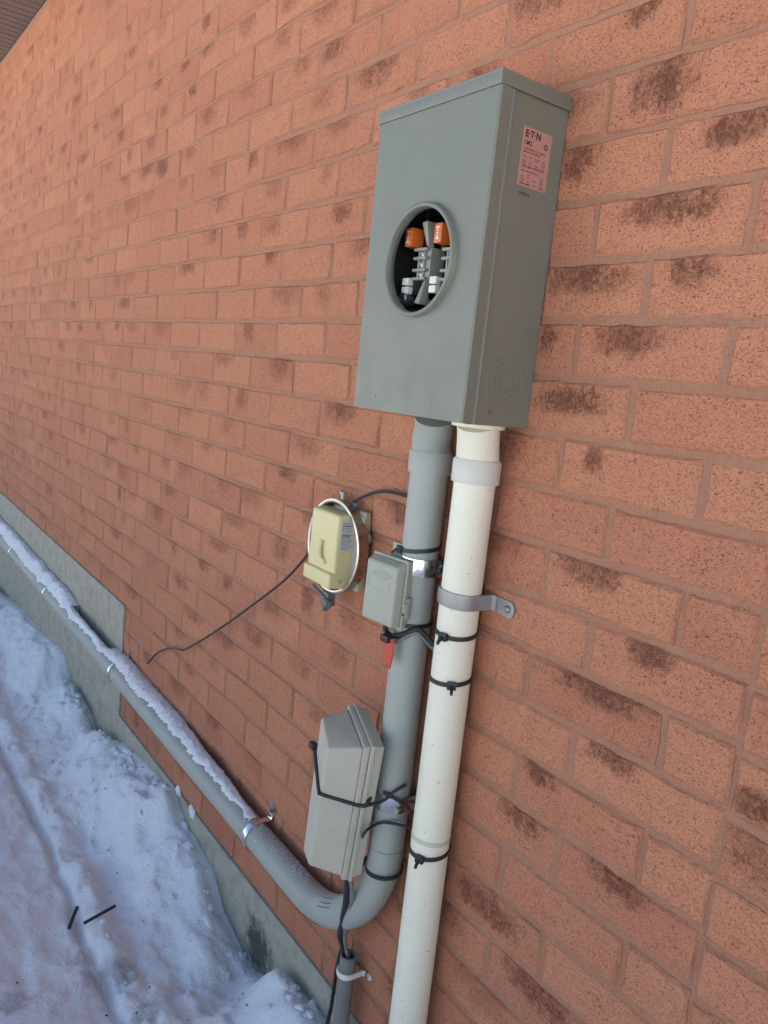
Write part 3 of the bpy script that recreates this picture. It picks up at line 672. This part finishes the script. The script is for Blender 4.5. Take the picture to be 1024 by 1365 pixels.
# rating label on the side
Lz1, Lz0, Ly0, Ly1 = -1.93, -2.87, -1.03, -.34
bm = NB(); box(bm, SX-.001, SX+.006, Ly0, Ly1, Lz0, Lz1); lab = link('rating_label', bm, PINK, mb); lab['label'] = 'pink printed rating label'
EX, EZ = (0, 1, 0), (0, 0, 1)
bm = NB(); text_bm(bm, 'E\u00b7T\u00b7N', (SX+.006, Ly0+.05, Lz1-.15), EX, EZ, .155, .003, .035); text_bm(bm, 'LM2', (SX+.006, Ly0+.05, Lz1-.275), EX, EZ, .105, .003, .012); link_print('brand_print', bm, INK, lab)
bm = NB(); lathe(bm, [(.035, 0), (.045, .003), (.05, 0)], (SX+.006, Ly1-.12, Lz1-.22), (1, 0, 0), 18, True); text_bm(bm, 'S', (SX+.006, Ly1-.145, Lz1-.25), EX, EZ, .08, .003, .01); link_print('approval_mark', bm, INK, lab)
bm = NB()
text_bm(bm, '200A 600V A.C. MAX.', (SX+.006, Ly0+.05, Lz1-.36), EX, EZ, .058, .003, .006); text_bm(bm, '200A 600V C.A. MAX.', (SX+.006, Ly0+.05, Lz1-.64), EX, EZ, .058, .003, .006)
def dashes(bm, y0, y1, z, hgt, pl=(.02, .07), gap=.018, xx=SX+.0075):
    y = y0
    while y < y1:
        l = min(random.uniform(*pl), y1-y); q = [(xx, y, z), (xx, y+l, z), (xx, y+l, z+hgt), (xx, y, z+hgt)]; bm.faces.new([bm.verts.new(v) for v in q]); y += l+gap
for z in (-.40, -.70): dashes(bm, Ly0+.05, Ly0+.46, Lz1+z, .022)
for blk in (-.47, -.75):
    for q in range(5):
        for c_, w_ in ((.05, .09), (.21, .07), (.34, .11), (.52, .08)):
            if random.random() < .9: dashes(bm, Ly0+c_, Ly0+c_+w_, Lz1+blk-q*.036, .016, (.02, .05), .012)
dashes(bm, Ly0+.05, Ly0+.3, Lz0+.03, .02); dashes(bm, Ly1-.16, Ly1-.05, Lz0+.025, .02)
link_print('fine_print', bm, INK2, lab)
bm = NB(); text_bm(bm, '083010', (SX+.001, Ly0+.07, -3.02), EX, EZ, .085, .003, .004); link_print('stamped_number', bm, INK, mb)
# raised maker's mark at the upper left of the cover
EMB = mat_plain('stamped_enamel', (0.20, 0.21, 0.185), 0.45, 0, 0.04, 8)
bm = NB(); text_bm(bm, 'E\u00b7T\u00b7N', (BX0+.16, BY, BZ1-.50), (1, 0, 0), (0, 0, 1), .21, .004, -.006); link_print('embossed_mark', bm, EMB, cover)
# inside of the socket
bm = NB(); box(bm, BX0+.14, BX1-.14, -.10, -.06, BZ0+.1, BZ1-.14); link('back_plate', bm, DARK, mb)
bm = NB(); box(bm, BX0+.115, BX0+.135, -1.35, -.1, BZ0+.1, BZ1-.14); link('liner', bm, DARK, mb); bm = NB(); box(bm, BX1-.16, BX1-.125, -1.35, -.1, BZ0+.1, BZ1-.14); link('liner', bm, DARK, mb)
bm = NB(); p_ = at(555, 300, -.5); box(bm, p_.x-.35, p_.x+.25, -.40, -.36, p_.z-.1, p_.z+.35); link('inner_notice', bm, mat_plain('grey_notice', (0.16, 0.16, 0.15), 0.6), mb)
def jaw(px, py, mat, nm, yf, w, d, hgt, split):
    c = at(px, py, yf); bm = NB()
    if split:
        box(bm, c.x-w/2, c.x+w/2, yf, yf+d*.45, c.z+.012, c.z+hgt/2, .02); box(bm, c.x-w/2, c.x+w/2, yf, yf+d*.45, c.z-hgt/2, c.z-.012, .02)
    else: box(bm, c.x-w/2, c.x+w/2, yf, yf+d, c.z-hgt/2, c.z+hgt/2, .035)
    o = link(nm, bm, mat, mb, True)
    bm = NB(); box(bm, c.x-w*.32, c.x+w*.32, yf+d*.44 if split else yf+d*.9, yf+d*1.9, c.z-hgt*.42, c.z+hgt*.42, .02); link('jaw', bm, JAW, mb)
    return o, c
for px, py in ((544.5, 316), (583.5, 310)):
    o, c = jaw(px, py, ORANGE, 'orange_jaw_cap', -1.42, .22, .30, .36, False)
    bm = NB()
    for a0, a1, b0, b1 in ((-.055, .055, .09, .115), (-.016, .016, .03, .09), (-.016, .016, -.09, -.03), (-.055, .055, -.115, -.09), (-.03, .03, -.012, .012)):
        bm.faces.new([bm.verts.new((c.x+u, -1.424, c.z+v)) for u, v in ((a0, b0), (a1, b0), (a1, b1), (a0, b1))])
    link_print('white_mark', bm, WHITE, o)
for px, py in ((539.5, 381), (576, 379)): jaw(px, py, WHITE, 'white_jaw_cap', -1.40, .20, .30, .30, True)
for px in (562, 600):                     # two terminal blocks
    c = at(px, 352, -1.30); bm = NB()
    box(bm, c.x-.17, c.x+.19, -1.24, -.90, c.z-.29, c.z+.31, .02)
    for q in (-.27, -.11, .11, .27): box(bm, c.x-.23, c.x+.16, -1.34, -1.20, c.z+q-.028, c.z+q+.028, .014)
    for q in (-.12, .04): box(bm, c.x+q-.02, c.x+q+.02, -1.29, -1.22, c.z-.26, c.z+.26, .008)
    box(bm, c.x+.02, c.x+.17, -1.20, -.90, c.z-.66, c.z+.68, .015)
    for sg in (1, -1):
        hexa(bm, [(c.x+.02, -1.40, c.z+sg*.74), (c.x+.17, -1.40, c.z+sg*.76), (c.x+.17, -1.30, c.z+sg*.30), (c.x+.10, -1.30, c.z+sg*.34), (c.x-.02, -1.0, c.z+sg*.74), (c.x+.17, -1.0, c.z+sg*.76), (c.x+.17, -1.0, c.z+sg*.30), (c.x+.06, -1.0, c.z+sg*.34)], .01)
    blk = link('terminal_block', bm, BLOCK, mb, True)
    for q in (-.19, .0, .19):
        bm = NB(); lathe(bm, [(.045, 0), (.06, .03), (.03, .04), (.0, .03)], (c.x-.04, -1.25, c.z+q), (0, -1, 0), 14); link('terminal_screw', bm, JAW, blk, True)
    bm = NB(); box(bm, c.x-.02, c.x+.1, -.9, -.1, c.z-.5, c.z+.5, .01); link('bus_bar', bm, DARK, mb)
c = at(547, 401, -1.2); bm = NB(); lathe(bm, [(.13, 0), (.13, .2), (.09, .22), (.0, .18)], c, (0, -1, 0), 20); link('ground_lug', bm, JAW, mb, True)
bm = NB(); c = at(547, 414, -1.25); box(bm, c.x-.15, c.x+.12, -1.27, -1.2, c.z-.03, c.z+.03, .01); link('lug_bar', bm, JAW, mb)

# ------------------------------------------------------------------ telephone boxes
def tframe(x, y, z, yaw, roll):
    c, s_ = math.cos(yaw), math.sin(yaw); e1 = Vector((c, -s_, 0)); n = Vector((-s_, -c, 0)); e2 = Vector((0, 0, 1)); a, b = math.cos(roll), math.sin(roll)
    E1 = a*e1+b*e2; E2 = -b*e1+a*e2; o = Vector((x, y, z)); return lambda u, v, w: o + E1*u + E2*v + n*w
def frust(bm, L, W0, H0, w0, W1, H1, w1, bev=.03, du=0, dv=0, seg=3):
    hexa(bm, [L(-W0/2, -H0/2, w0), L(W0/2, -H0/2, w0), L(W0/2, H0/2, w0), L(-W0/2, H0/2, w0), L(du-W1/2, dv-H1/2, w1), L(du+W1/2, dv-H1/2, w1), L(du+W1/2, dv+H1/2, w1), L(du-W1/2, dv+H1/2, w1)], bev, seg)
Lb = tframe(-12.62, -1.0, -10.65, -.157, -.012)
sb = thing('telephone_box', Lb(0, -.74, 0), 'small grey-green plastic telephone box strapped to the upper grey conduit', 'utility box')
bm = NB(); frust(bm, Lb, .92, 1.36, -.17, .96, 1.42, -.005, .03); link('back_box', bm, TELE, sb, True)
bm = NB(); frust(bm, Lb, 1.02, 1.47, 0.0, 1.02, 1.47, .09, .03); frust(bm, Lb, .97, 1.40, .085, .88, 1.27, .325, .06, 0, -.03, 4); lid = link('lid', bm, TELE, sb, True, angle=50)
bm = NB()
em = []
for q in range(28): a = 2*math.pi*q/28; em.append(Lb(.02+.26*math.cos(a)*(1-.25*abs(math.sin(a))), .36+.07*math.sin(a), .325))
tube(bm, em, .010, 5, closed=True)
tube(bm, [Lb(-.10, .36, .325), Lb(.02, .41, .325), Lb(.14, .36, .325)], .009, 5); tube(bm, [Lb(.02, .31, .325), Lb(.02, .41, .325)], .009, 5)
box_ = [Lb(-.30, .27, .325), Lb(-.34, .06, .325), Lb(.26, .02, .325), Lb(.29, .22, .325)]; tube(bm, box_, .008, 5)
link('embossed_emblem', bm, TELE, lid, True)
bm = NB(); hexa(bm, [Lb(u, v, w) for w in (-.05, .10) for u, v in ((.50, -.42), (.565, -.42), (.565, -.14), (.50, -.14))], .02)
hexa(bm, [Lb(u, v, w) for w in (-.12, .02) for u, v in ((.49, -.50), (.54, -.50), (.54, -.05), (.49, -.05))], .02); la = link('latch', bm, TELE, sb, True)
bm = NB(); hexa(bm, [Lb(u, v, w) for w in (.098, .106) for u, v in ((.515, -.40), (.555, -.40), (.555, -.35), (.515, -.35))]); link('latch_slot', bm, BLACK, la)
bm = NB(); hexa(bm, [Lb(u, v, w) for w in (-.32, -.16) for u, v in ((-.22, -.62), (.22, -.62), (.22, .98), (-.22, .98))], .02); link('mounting_bracket', bm, TELE, sb, True)

Y2 = -1.03
Lc = tframe(-13.06, Y2, -15.45, .32, -.175)
n_ = Vector((-math.sin(.32), -math.cos(.32), 0)); o_ = Vector((-13.06, Y2, -15.45))
def on_plane(px, py, w):
    d = ray(px, py); t = ((o_ + n_*w) - CPOS).dot(n_)/d.dot(n_); return CPOS + d*t
lb_ = thing('telephone_box', Lc(0, -1.9, 0), 'large pale grey telephone box hanging tilted in front of the grey conduit', 'utility box')
W_, H_ = 1.60, 3.58
bm = NB(); frust(bm, Lc, W_*.90, H_*.95, -.22, W_*.93, H_*.97, 0, .03); link('back_box', bm, TELE2, lb_, True)
bm = NB(); frust(bm, Lc, W_, H_, 0, W_, H_, .10, .025)
link('base_flange', bm, TELE2, lb_, True)
bm = NB(); frust(bm, Lc, W_*.97, H_*.985, .115, W_*.965, H_*.98, .235, .02); hexa(bm, [Lc(u*W_*.465, v*H_*.477, .23) for u, v in ((-1, -1), (1, -1), (1, 1), (-1, 1))] + [on_plane(px, py, .94) for px, py in ((404, 1134), (411, 1154), (436, 1000), (428, 955))], .085, 5)
link('lid', bm, TELE2, lb_, True, angle=50)
# tie round the large box
tb = thing('cable_tie', Lc(.5, .2, .5), 'long black cable tie looped round the large pale grey box', 'cable tie')
ring_ = [(-.40, .95, .975), (.40, .42, .965), (.46, .38, .93), (.60, .34, .60), (.77, .31, .24), (.82, .31, .10), (.82, .33, .0), (.62, .5, -.18), (.45, .62, -.30)]
bm = NB(); P_ = [Lc(*q) for q in ring_]; nn = [Lc(0, 0, 1)-Lc(0, 0, 0)]*2 + [Lc(.7, 0, .7)-Lc(0, 0, 0)] + [Lc(1, 0, .25)-Lc(0, 0, 0)]*4 + [Lc(1, 0, 0)-Lc(0, 0, 0)]*2
tube(bm, smooth_pts(P_, 5), .042, 8); link('band', bm, BLACK, tb, True)
bm = NB(); c = Lc(-.42, .97, 1.0); hexa(bm, [c+Vector((i_*.09, j_*.07, k_*.07)) for k_ in (-1, 1) for i_, j_ in ((-1, -1), (1, -1), (1, 1), (-1, 1))], .02); link('head', bm, BLACK, tb, True)

# ------------------------------------------------------------------ cream round-ringed meter on the wall
MX, MZ = -15.76, -10.47
cm = thing('cream_meter', (MX, 0, MZ-1.2), 'cream plastic meter unit with a bright steel ring on the brick', 'meter')
bm = NB(); box(bm, MX-.86, MX+.88, -.26, -.01, MZ-.95, MZ+.92, .07, 3); link('base', bm, CREAM2, cm, True)
bm = NB(); lathe(bm, [(.17, 0), (.17, .10), (.14, .13), (0, .13)], (MX+.86, -.20, MZ+.38), (1, 0, 0), 18); link('side_knob', bm, CREAM2, cm, True)
bm = NB(); box(bm, MX+.60, MX+.90, -.22, -.06, MZ+.85, MZ+1.0, .03); link('side_boss', bm, CREAM2, cm, True)
bm = NB(); lathe(bm, [(.0, 0), (.94, 0), (1.0, .04), (1.0, .24), (.0, .24)], (MX, -.36, MZ), (0, 1, 0), 48); link('dish', bm, mat_plain('grey_dish', (0.34, 0.33, 0.31), 0.5), cm, True, angle=50)
bm = NB(); lathe(bm, [(1.08, 0), (1.13, 0), (1.145, -.03), (1.145, -.24), (1.175, -.27), (1.175, -.31), (1.13, -.33), (1.08, -.31)], (MX, -.20, MZ), (0, 1, 0), 72, True); link('ring', bm, RINGM, cm, True, angle=60)
bm = NB(); hexa(bm, [(MX-.67, -.30, MZ-.93), (MX+.67, -.30, MZ-.93), (MX+.67, -.30, MZ+.92), (MX-.67, -.30, MZ+.92), (MX-.61, -.80, MZ-.88), (MX+.61, -.80, MZ-.88), (MX+.61, -.78, MZ+.88), (MX-.61, -.78, MZ+.88)], .08, 4)
hexa(bm, [(MX-.65, -.4, MZ-.92), (MX+.65, -.4, MZ-.92), (MX+.65, -.4, MZ-.45), (MX-.65, -.4, MZ-.45), (MX-.62, -.90, MZ-.89), (MX+.62, -.90, MZ-.89), (MX+.615, -.90, MZ-.54), (MX-.615, -.90, MZ-.54)], .06, 4)
cv = link('cover', bm, CREAM, cm, True, angle=60)
bm = NB(); tube(bm, smooth_pts([(MX+.02, -.80, MZ+.14), (MX+.0, -.845, MZ+.04), (MX+.02, -.855, MZ-.15), (MX+.10, -.835, MZ-.28), (MX+.24, -.80, MZ-.34)], 5), .055, 10); link('finger_grip', bm, CREAM, cv, True)
def side(y): return MX+.61+(y+.80)/.50*.06
bm = NB(); hexa(bm, [(side(-.70)+d_, -.70, MZ+.02) for d_ in (-.006,)] + [(side(-.40)-.006, -.40, MZ+.02), (side(-.40)-.006, -.40, MZ+.76), (side(-.70)-.006, -.70, MZ+.76), (side(-.70)+.008, -.70, MZ+.02), (side(-.40)+.008, -.40, MZ+.02), (side(-.40)+.008, -.40, MZ+.76), (side(-.70)+.008, -.70, MZ+.76)]); pl = link('serial_label', bm, PAPER, cm)
bm = NB()
for q in range(16):
    z = MZ+.70-q*.042; b_ = q in (2, 7, 8)
    y = -.67
    while y < -.45:
        l = random.uniform(.02, .06); xa = side(y)+.0105; xb = side(y+l)+.0105
        if q not in (6,): bm.faces.new([bm.verts.new(v) for v in ((xa, y, z), (xb, y+l, z), (xb, y+l, z+(.03 if b_ else .016)), (xa, y, z+(.03 if b_ else .016)))])
        y += l+(.006 if b_ else .014)
tag(link_print('label_print', bm, mat_plain('grey_ink', (.16, .16, .17), .6), pl), kind='stuff')
bm = NB(); lathe(bm, [(.05, 0), (.05, .015), (.02, .02), (0, .0)], (side(-.6)+.002, -.60, MZ-.72), (1, 0, -.05), 12); link('seal_screw', bm, CREAM2, cv, True)
bm = NB(); tube(bm, [(MX+.05, -.36, MZ+1.13), (MX+.05, -.36, MZ+1.32)], .05, 10); lathe(bm, [(.09, 0), (.09, .06), (0, .06)], (MX+.05, -.36, MZ+1.30), (0, 0, 1), 10); link('ring_bolt', bm, GALV, cm, True)
# locking clamp under the ring
bm = NB(); c = Vector((MX+.02, -.46, MZ-1.30))
box(bm, c.x-.16, c.x+.14, c.y-.14, c.y+.10, c.z-.20, c.z+.16, .03); box(bm, c.x-.10, c.x+.08, c.y-.05, c.y+.05, c.z+.1, c.z+.28, .02); ck = link('ring_clamp', bm, OLIVE, cm, True)
bm = NB(); tube(bm, [(c.x-.55, c.y-.16, c.z+.18), (c.x+.1, c.y-.16, c.z+.0)], .045, 8); link('clamp_bolt', bm, OLIVE, ck, True)
bm = NB(); lathe(bm, [(.0, 0), (.11, 0), (.11, .22), (.08, .25), (0, .25)], (c.x+.05, c.y-.10, c.z-.06), (1, -.35, -.25), 14); link('clamp_barrel', bm, OLIVE, ck, True)
bm = NB(); box(bm, c.x-.13, c.x-.03, c.y-.12, c.y+.02, c.z-.36, c.z-.15, .02); link('clamp_foot', bm, OLIVE, ck, True)

# loose wires
def wire(name, pts, r, mat, label, n=8, k=6, cat='wire'):
    bm = NB(); tube(bm, smooth_pts(pts, k), r, n); o = link(name, bm, mat, None, True); return tag(o, label, cat)
wp = [at(px, py, y) for px, py, y in ((414, 732, -.45), (403, 748, -.42), (376, 776, -.38), (333, 809, -.33), (290, 840, -.28), (262, 857, -.24), (245, 866, -.22), (232, 864, -.2), (220, 865, -.2), (208, 872, -.22), (197, 884, -.26))]
wire('loose_wire', wp, .038, WIRE, 'dark brown loose wire curling down the brick from the cream meter')
wire('signal_wire', [at(px, py, y) for px, py, y in ((470, 671, -.20), (480, 664, -.20), (497, 657, -.20), (513, 655, -.18), (530, 658, -.14), (548, 663, -.06), (556, 665, -.05))], .038, WIRE, 'dark wire arching from the cream meter to the back of the grey conduit')
p_ = at(470, 671, -.20); bm = NB(); lathe(bm, [(.0, 0), (.02, 0), (.085, .30), (0, .30)], p_+Vector((-.08, 0, .03)), (1, .1, -.25), 12); tag(link('wire_connector', bm, GALV, None, True), 'small metal cone connector at the top corner of the cream meter', 'connector')

# cables
GF = GY-GR
wire('black_cable', [(WX-.62, -.08, -8.6), (WX-.60, -.10, -9.6), (WX-.585, -.14, -10.4), (WX-.57, -.2, -11.2), (WX-.55, -.15, -11.8), (WX-.56, -.08, -13)], .045, BLACK, 'thin black cable running down between the two conduits', cat='cable')
c1 = [Lb(-.05, -.64, -.10), Lb(-.02, -.86, -.02), Lb(.12, -.95, .0), Lb(.36, -.90, -.02), Lb(.62, -.72, -.18), (-11.98, -.62, -11.36), (-11.72, -.40, -11.62), (-11.55, -.15, -11.75)]
wire('black_cable', c1, .06, BLACK, 'thick black cable from under the small box across the grey conduit', cat='cable')
c2 = [Lb(.0, -.66, -.10), Lb(.05, -.94, .0), Lb(.22, -1.05, .0), Lb(.40, -1.0, -.02), Lb(.64, -.78, -.18), (-11.95, -.60, -11.46), (-11.70, -.36, -11.74), (-11.55, -.12, -11.9)]
wire('grey_cable', c2, .04, PVC_D, 'thinner grey cable sagging below the small box beside the black one', cat='cable')
# red tag
tg = Lb(-.20, -.84, .06)
rt = thing('red_tag', at(514, 892, -1.1), 'red pointed plastic tag hanging below the small telephone box', 'tag')
q_ = [at(px, py, -1.12) for px, py in ((511, 848), (524, 853), (523, 872), (518.5, 892), (510, 877))]
bm = NB(); b2 = bmesh.new(); f0 = [b2.verts.new(v) for v in q_]; f1 = [b2.verts.new(v+Vector((.01, .03, 0))) for v in q_]; b2.faces.new(f0); b2.faces.new(f1[::-1])
for k in range(5): b2.faces.new((f0[k], f1[k], f1[(k+1)%5], f0[(k+1)%5]))
merge(bm, b2); link('tag_plate', bm, RED, rt)
bm = NB(); c = at(514, 851, -1.15); hexa(bm, [c+Vector((i_*.12, j_*.06, k_*.07)) for k_ in (-1, 1) for i_, j_ in ((-1, -1), (1, -1), (1, 1), (-1, 1))], .02); tube(bm, [c, Lb(-.02, -.80, -.02)], .035, 8); link('tie_loop', bm, BLACK, rt, True)

# loop of thin cable and ties at the lower shiny strap
c3 = [Lc(.80, .28, .0), (-12.18, -.92, -15.25), (-12.02, -.74, -14.98), (-11.95, -.5, -14.85)]
wire('tie_strand', c3, .035, BLACK, 'black tie end crossing over the lower shiny strap', cat='cable tie')
c4 = [(-12.22, -.90, -15.06), (-11.95, -.66, -15.2), (-11.62, -.30, -15.5), (-11.45, -.14, -15.72)]
wire('tie_strand', c4, .035, BLACK, 'black tie end running from the lower shiny strap towards the white conduit', cat='cable tie')
c5 = [Lc(.80, -.55, -.05), Lc(.92, -.28, -.06), (-12.30, -.92, -15.86), (-12.05, -.80, -15.72), (-11.72, -.45, -15.75), (-11.46, -.2, -15.85), (-11.42, -.12, -15.7)]
wire('thin_cable', c5, .032, BLACK, 'thin black cable looping out from behind the large tilted box', cat='cable')

# small dark grey pipe with its clip and cables
PX, PY, PR = -13.47, -.40, .20
sp_ = thing('small_pipe', (PX, PY, -24), 'short thin dark grey pipe with open top standing below the elbow', 'pipe')
bm = NB(); lathe(bm, [(PR, -5), (PR, 0), (PR-.045, 0), (PR-.045, -1.2), (0, -1.2)], (PX, PY, -20.10), (0, 0, 1), 28); link('pipe', bm, PVC_D, sp_, True, angle=40)
strap('s', PX, PY, -20.55, PR, .14, WHITE, .32, label='white plastic clip holding the thin dark grey pipe')
bot = Lc(.55, -1.80, .05)
wire('black_cable', [Lc(.45, -1.65, .03), bot, at(462, 1195, -.98), at(457, 1225, -.80), at(453, 1247, -.62), at(458, 1262, -.45), (PX-.05, PY, -20.35), (PX-.05, PY, -21)], .072, BLACK, 'thick black cable dropping from the large box into the thin pipe', cat='cable')
wire('grey_cable', [Lc(.65, -1.65, .0), Lc(.70, -1.82, .0), at(470, 1198, -.90), at(464, 1225, -.74), at(460, 1245, -.58), at(461, 1262, -.42), (PX+.05, PY, -20.35), (PX+.05, PY, -21)], .055, PVC_D, 'slimmer dark cable beside the thick one entering the thin pipe', cat='cable')
wire('black_cable', [at(456, 1262, -.35), at(449, 1290, -.32), at(445, 1318, -.32), at(441, 1345, -.32), (-14.1, -.36, -22.6), (-14.15, -.4, -23.8)], .05, BLACK, 'black cable running down the left of the thin dark grey pipe', cat='cable')

# ------------------------------------------------------------------ snow lying on the horizontal conduit
def snow_strip(x0, x1, name, label, seed):
    xs = np.arange(x0, x1, .05); r_ = np.random.default_rng(seed)
    front = fbm(xs*1.2, xs*0, seed, 5) + 0.6*vnoise(xs*7, xs*0, seed+3); thick = fbm(xs*.9, xs*0+3, seed+5, 4); back = fbm(xs*.8, xs*0+9, seed+8, 3)
    T_ = np.interp(xs, [-80, -46, -40, -38.6, -33, -31.5, -27, -24, -21, -19.3, -18.5], [.52, .48, .44, .18, .15, .27, .20, .16, .11, .06, .02])
    bm = NB(); rows = []
    for i, x in enumerate(xs):
        hc = hz(x); th = T_[i]*(1 + .4*thick[i])
        phi0 = R(np.interp(x, [-60, -40, -30, -20], [54, 58, 64, 70]) + 22*front[i])
        gap = np.interp(x, [-60, -39.3, -38.9, -33.2, -32.6, -30], [0, 0, 1, 1, 0, 0])
        yb = -.01 if gap < .5 else -.40 - .05*back[i]
        if x > -25: yb = -.04 - .30*max(0, (x+25)/6) - .10*abs(back[i])
        yf = GY - (GR+.004)*math.cos(phi0); zf = hc + (GR+.004)*math.sin(phi0); top = hc + GR + th
        sec = []; n = 12
        for q in range(n):
            t = q/(n-1); y = yf + (yb-yf)*t
            dz = GR**2-(y-GY)**2; zp = hc + (math.sqrt(dz) if dz > 0 else 0)
            if y > GY: zp = hc + GR
            rise = min(1, (t/.42))**.55
            bumpy = .04*float(vnoise(np.array([x*4+seed]), np.array([t*5]), 40)[0]) + .045*float(vnoise(np.array([x*11]), np.array([t*10]), 41)[0]) + .04*float(vnoise(np.array([x*24]), np.array([t*20]), 42)[0])
            zz = zp + (top-zp)*rise*(1 if t < .75 else 1-.18*(t-.75)/.25) + bumpy*min(1, th/.25)*min(1, .25+t*4)
            if q == 0: zz = zf
            sec.append(bm.verts.new((x + .012*r_.standard_normal(), y + .012*r_.standard_normal(), max(zz, zp+.004) if q else zz)))
        sec.append(bm.verts.new((x, yb, hc+.1 if gap < .5 else hc+GR*.8)))
        rows.append(sec)
    for a, b in zip(rows[:-1], rows[1:]):
        for q in range(len(a)-1): bm.faces.new((a[q], a[q+1], b[q+1], b[q]))
    o = link(name, bm, SNOW, None, True, angle=180); tag(o, label, 'snow', kind='stuff'); return o
snow_strip(-75, -18.55, 'snow_strip', 'ridge of white snow lying along the top of the horizontal conduit', 5)
bm = NB()                                  # frost crumbs on the pipe near the strap
for q in range(340):
    x = -15.4 - 3.6*random.random()**1.0; a = R(random.gauss(96, 17)); rr = random.uniform(.008, .02) * (1.5 if x < -18.0 else 1)
    p = Vector((x, GY-GR*math.cos(a), HZc+GR*math.sin(a)))
    if x > GX-ER: p.z += (ER - math.sqrt(max(0, ER*ER-(x-(GX-ER))**2)))
    b2 = bmesh.new(); bmesh.ops.create_icosphere(b2, subdivisions=1, radius=rr); bmesh.ops.translate(b2, verts=b2.verts[:], vec=p); 
    for v in b2.verts: v.co += Vector((random.gauss(0, rr*.2), random.gauss(0, rr*.2), random.gauss(0, rr*.2)))
    merge(bm, b2)
tag(link('frost_crumbs', bm, SNOW, None, True), 'crumbs of frost scattered on the conduit beside the bright strap', 'frost', kind='stuff')
for (px, py, s_), lab_ in (((238, 1055, 1.0), 'upper of two snow splashes stuck low on brick above the foundation'), ((256, 1083, 1.2), 'lower of two snow splashes stuck low on brick above the foundation')):
    c = at(px, py, -.04); bm = NB(); rad = []
    for q in range(14):
        a = 2*math.pi*q/14; rad.append((a, random.uniform(.6, 1.1)))
    mid_ = bm.verts.new(c+Vector((0, -.06, 0))); rg = [bm.verts.new(c+Vector((math.cos(a)*.26*s_*r__, .02, math.sin(a)*.22*s_*r__+.25*math.cos(a)*-.2))) for a, r__ in rad]
    md = [bm.verts.new(c+Vector((math.cos(a)*.17*s_*r__, -.05+random.uniform(-.02, .02), math.sin(a)*.15*s_*r__))) for a, r__ in rad]
    for q in range(14): bm.faces.new((rg[q], rg[(q+1)%14], md[(q+1)%14], md[q])); bm.faces.new((md[q], md[(q+1)%14], mid_))
    tag(link('snow_splash', bm, SNOW, None, True), lab_, 'snow')

bm = NB()                                  # broken clods along the edge of the bank
for q in range(150):
    x = random.uniform(-40, -14.5); y = -random.choice((random.uniform(.12, .7), random.uniform(.1, 3.6))); rr = random.uniform(.035, .12)*(1.3 if y > -.7 else .8)
    z = snow_at(x, y); b2 = bmesh.new(); bmesh.ops.create_icosphere(b2, subdivisions=2, radius=rr); ox = random.uniform(0, 99)
    for v in b2.verts:
        n_v = v.co.normalized(); k = 1 + .9*float(fbm(np.array([n_v.x*1.7+ox]), np.array([n_v.y*1.7+n_v.z*1.3+ox]), 91, 3)[0]); v.co = Vector((v.co.x*k*1.3, v.co.y*k, v.co.z*k*.7)) + Vector((x, y, z+rr*.15))
    merge(bm, b2)
tag(link('snow_clods', bm, SNOW, None, True, angle=180), 'broken clods of snow along the edge of the bank', 'snow', kind='stuff')

# ------------------------------------------------------------------ bits lying on the snow
def on_snow(px, py):
    d = ray(px, py); t = np.arange(8, 80, .02); z = CPOS.z + d.z*t
    k = int(np.argmax(z < snow_height(CPOS.x + d.x*t, CPOS.y + d.y*t))); return CPOS + d*float(t[k])
for (a, b), lab_ in ((((103, 1211), (92, 1240)), 'shorter black offcut of cable tie lying on the snow'), (((153, 1228), (111, 1252)), 'longer black offcut of cable tie lying on the snow')):
    p0, p1 = on_snow(*a), on_snow(*b); L_ = [p0.lerp(p1, q/10) for q in range(11)]; up = Vector((0, 0, .02 + max(0, max(snow_at(q.x, q.y)-q.z for q in L_))*1.1))
    bm = NB(); strip(bm, [q+up for q in L_], [(0, 0, 1)]*11, .10, .045); tag(link('tie_offcut', bm, BLACK), lab_, 'offcut')
bm = NB()
for px, py in ((145, 1133), (114, 1161), (157, 1164), (253, 1172), (218, 1172), (148, 1189), (25, 1302), (23, 1310), (200, 1316), (135, 1345), (182, 1350), (250, 1360), (180, 1351), (142, 1354), (325, 1325), (330, 1340), (122, 1082), (95, 1060)):
    c = on_snow(px, py); s_ = random.uniform(.02, .05); b2 = bmesh.new(); bmesh.ops.create_icosphere(b2, subdivisions=1, radius=s_)
    for v in b2.verts: v.co = Vector((v.co.x*random.uniform(.6, 1.8), v.co.y*random.uniform(.6, 1.4), v.co.z*.5)) + c
    merge(bm, b2)
tag(link('dirt_crumbs', bm, mat_plain('dark_dirt', (.06, .055, .05), .9), None), 'scattered dark crumbs of dirt on the snow', 'dirt', kind='stuff')
